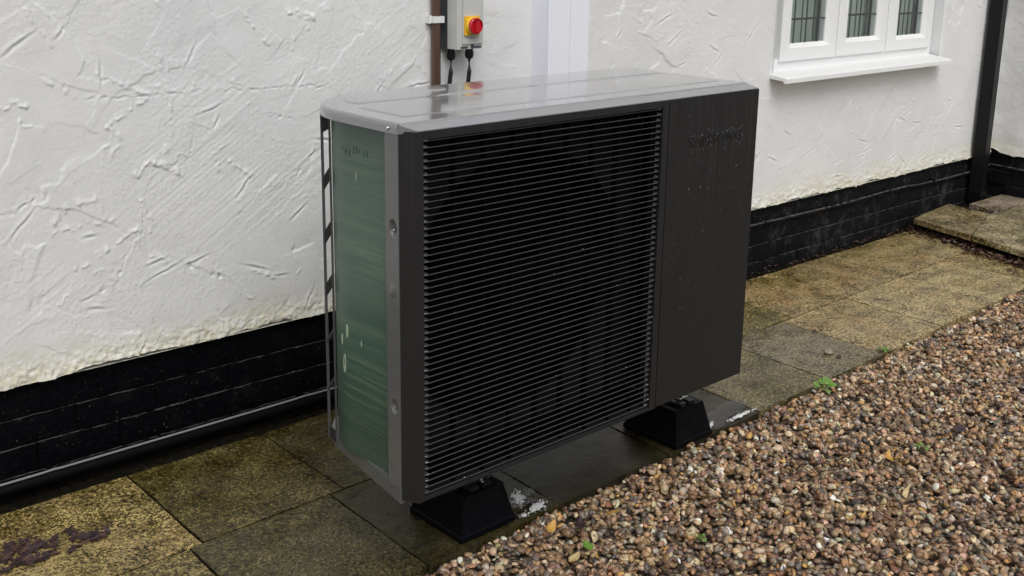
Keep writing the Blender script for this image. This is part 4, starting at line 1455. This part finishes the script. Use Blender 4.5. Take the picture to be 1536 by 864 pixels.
o = bm_obj("rotting_leaves", heap, [M_leafpurple, M_leafbrown], None, smooth=True)
for i_, f_c in enumerate(o.data.polygons): f_c.material_index = 1 if (i_ // 28) % 4 == 0 else 0
tag(o, "dark heap of rotting purple brown leaves on the near left slab", "leaf heap", None, "stuff")

# debris packed under the lip of the raised slabs
bm = bmesh.new()
for k in range(420):
    t = R.random()
    ex_, ey_ = 4.25 - .44 * t, 1.09 - 1.25 * t
    x, y = ex_ - abs(R.gauss(0, .05)), ey_ + R.uniform(-.03, .03)
    L = R.uniform(.015, .05)
    leaf_bm(bm, (x, y, .003 + R.random() * .028 * max(0, 1 - (ex_ - x) / .08)), L, L * R.uniform(.12, .32), R.uniform(0, 6.3), R.uniform(-.3, .6), R.uniform(0, .8), R.uniform(-.6, .6), .3, k, .2)
for k in range(70):
    x = R.uniform(2.7, 4.2)
    L = R.uniform(.008, .03)
    leaf_bm(bm, (x, 1.118 + R.uniform(-.03, .02), .002 + R.random() * .006), L, L * R.uniform(.15, .35), R.uniform(0, 6.3), R.uniform(-.2, .3), R.uniform(0, .8), 0, .3, 900 + k, .2)
o = bm_obj("leaf_litter", bm, M_leafbrown, None, smooth=True)
tag(o, "reddish brown leaf litter packed under the raised slab edge", "leaf litter", None, "stuff")


def weed(x, y, z, n, L, W, lab, seed, sprawl=.7):
    R = random.Random(seed)
    t = empty("weed", (x, y, z)); tag(t, lab, "weed", "weeds at the gravel edge")
    for k in range(n):
        bm = bmesh.new()
        yaw = 2 * PI * k / n + R.uniform(-.4, .4)
        l = L * R.uniform(.7, 1.15)
        st = Vector((math.cos(yaw) * l * .35, math.sin(yaw) * l * .35, l * R.uniform(.25, .6)))
        tube(bm, [(0, 0, -.004), tuple(st * .6 + Vector((0, 0, l * .1))), tuple(st)], .0009, 5)
        leaf_bm(bm, tuple(st), l * .8, W * R.uniform(.8, 1.15), yaw, R.uniform(-.2, sprawl), -.5, R.uniform(-.5, .5), .25, seed * 10 + k, .12)
        bm_obj("leaf", bm, M_leafgreen, t, smooth=True)


weed(1.866, .122, -.006, 6, .040, .0155, "bright green broad-leaved weed growing between slab edge and gravel", 5)
weed(2.384, .190, -.006, 6, .026, .007, "small green weed in the slab joint beyond the broad-leaved one", 6)
weed(.735, -.245, -.002, 5, .022, .006, "tiny green sprout in the middle of the near gravel", 7)
weed(1.70, -.352, -.002, 6, .030, .006, "faint green sprig in the gravel near the broad purple leaf", 8)

for k, (x, y, L, yaw, lab) in enumerate(((.395, .020, .075, -.9, "thin brown twig on the gravel by the left foot"), (.690, -.135, .060, .6, "thin pale twig on the gravel in front of the machine"),
                                         (1.12, -.20, .05, 1.9, "short twig on the gravel below the right rubber foot"), (3.92, .80, .09, -.8, "pale stick lying on the path below the raised slabs"))):
    bm = bmesh.new()
    R2 = random.Random(k)
    tube(bm, [(-L / 2, 0, .001), (-L / 6, R2.uniform(-.004, .004), .004), (L / 6, R2.uniform(-.004, .004), .005), (L / 2, 0, .002)], [.0016, .0015, .0012, .0008], 6)
    o = bm_obj("twig", bm, M_twig, None, smooth=True); o.location = (x, y, .006); o.rotation_euler = (0, -.05, yaw)
    tag(o, lab, "twig", "twigs")

for k, (x, y, s_, c, lab) in enumerate(((2.181, .304, .022, (.24, .21, .15), "single flat pebble lying on the grey slab"), (2.172, .255, .013, (.035, .03, .022), "small dark stone beside the flat pebble on the slab"))):
    bm = bmesh.new(); bmesh.ops.create_icosphere(bm, subdivisions=3, radius=1)
    for v in bm.verts:
        v.co *= 1 + .09 * math.sin(3 * v.co.x + k) * math.cos(4 * v.co.y)
        v.co = Vector((v.co.x * s_, v.co.y * s_ * .72, v.co.z * s_ * .45))
    o = bm_obj("stray_stone", bm, Mat("stray_stone", c, .5).m, None, smooth=True); o.location = (x, y, s_ * .4); o.rotation_euler = (0, 0, .3)
    tag(o, lab, "stone", "stones on the slab")
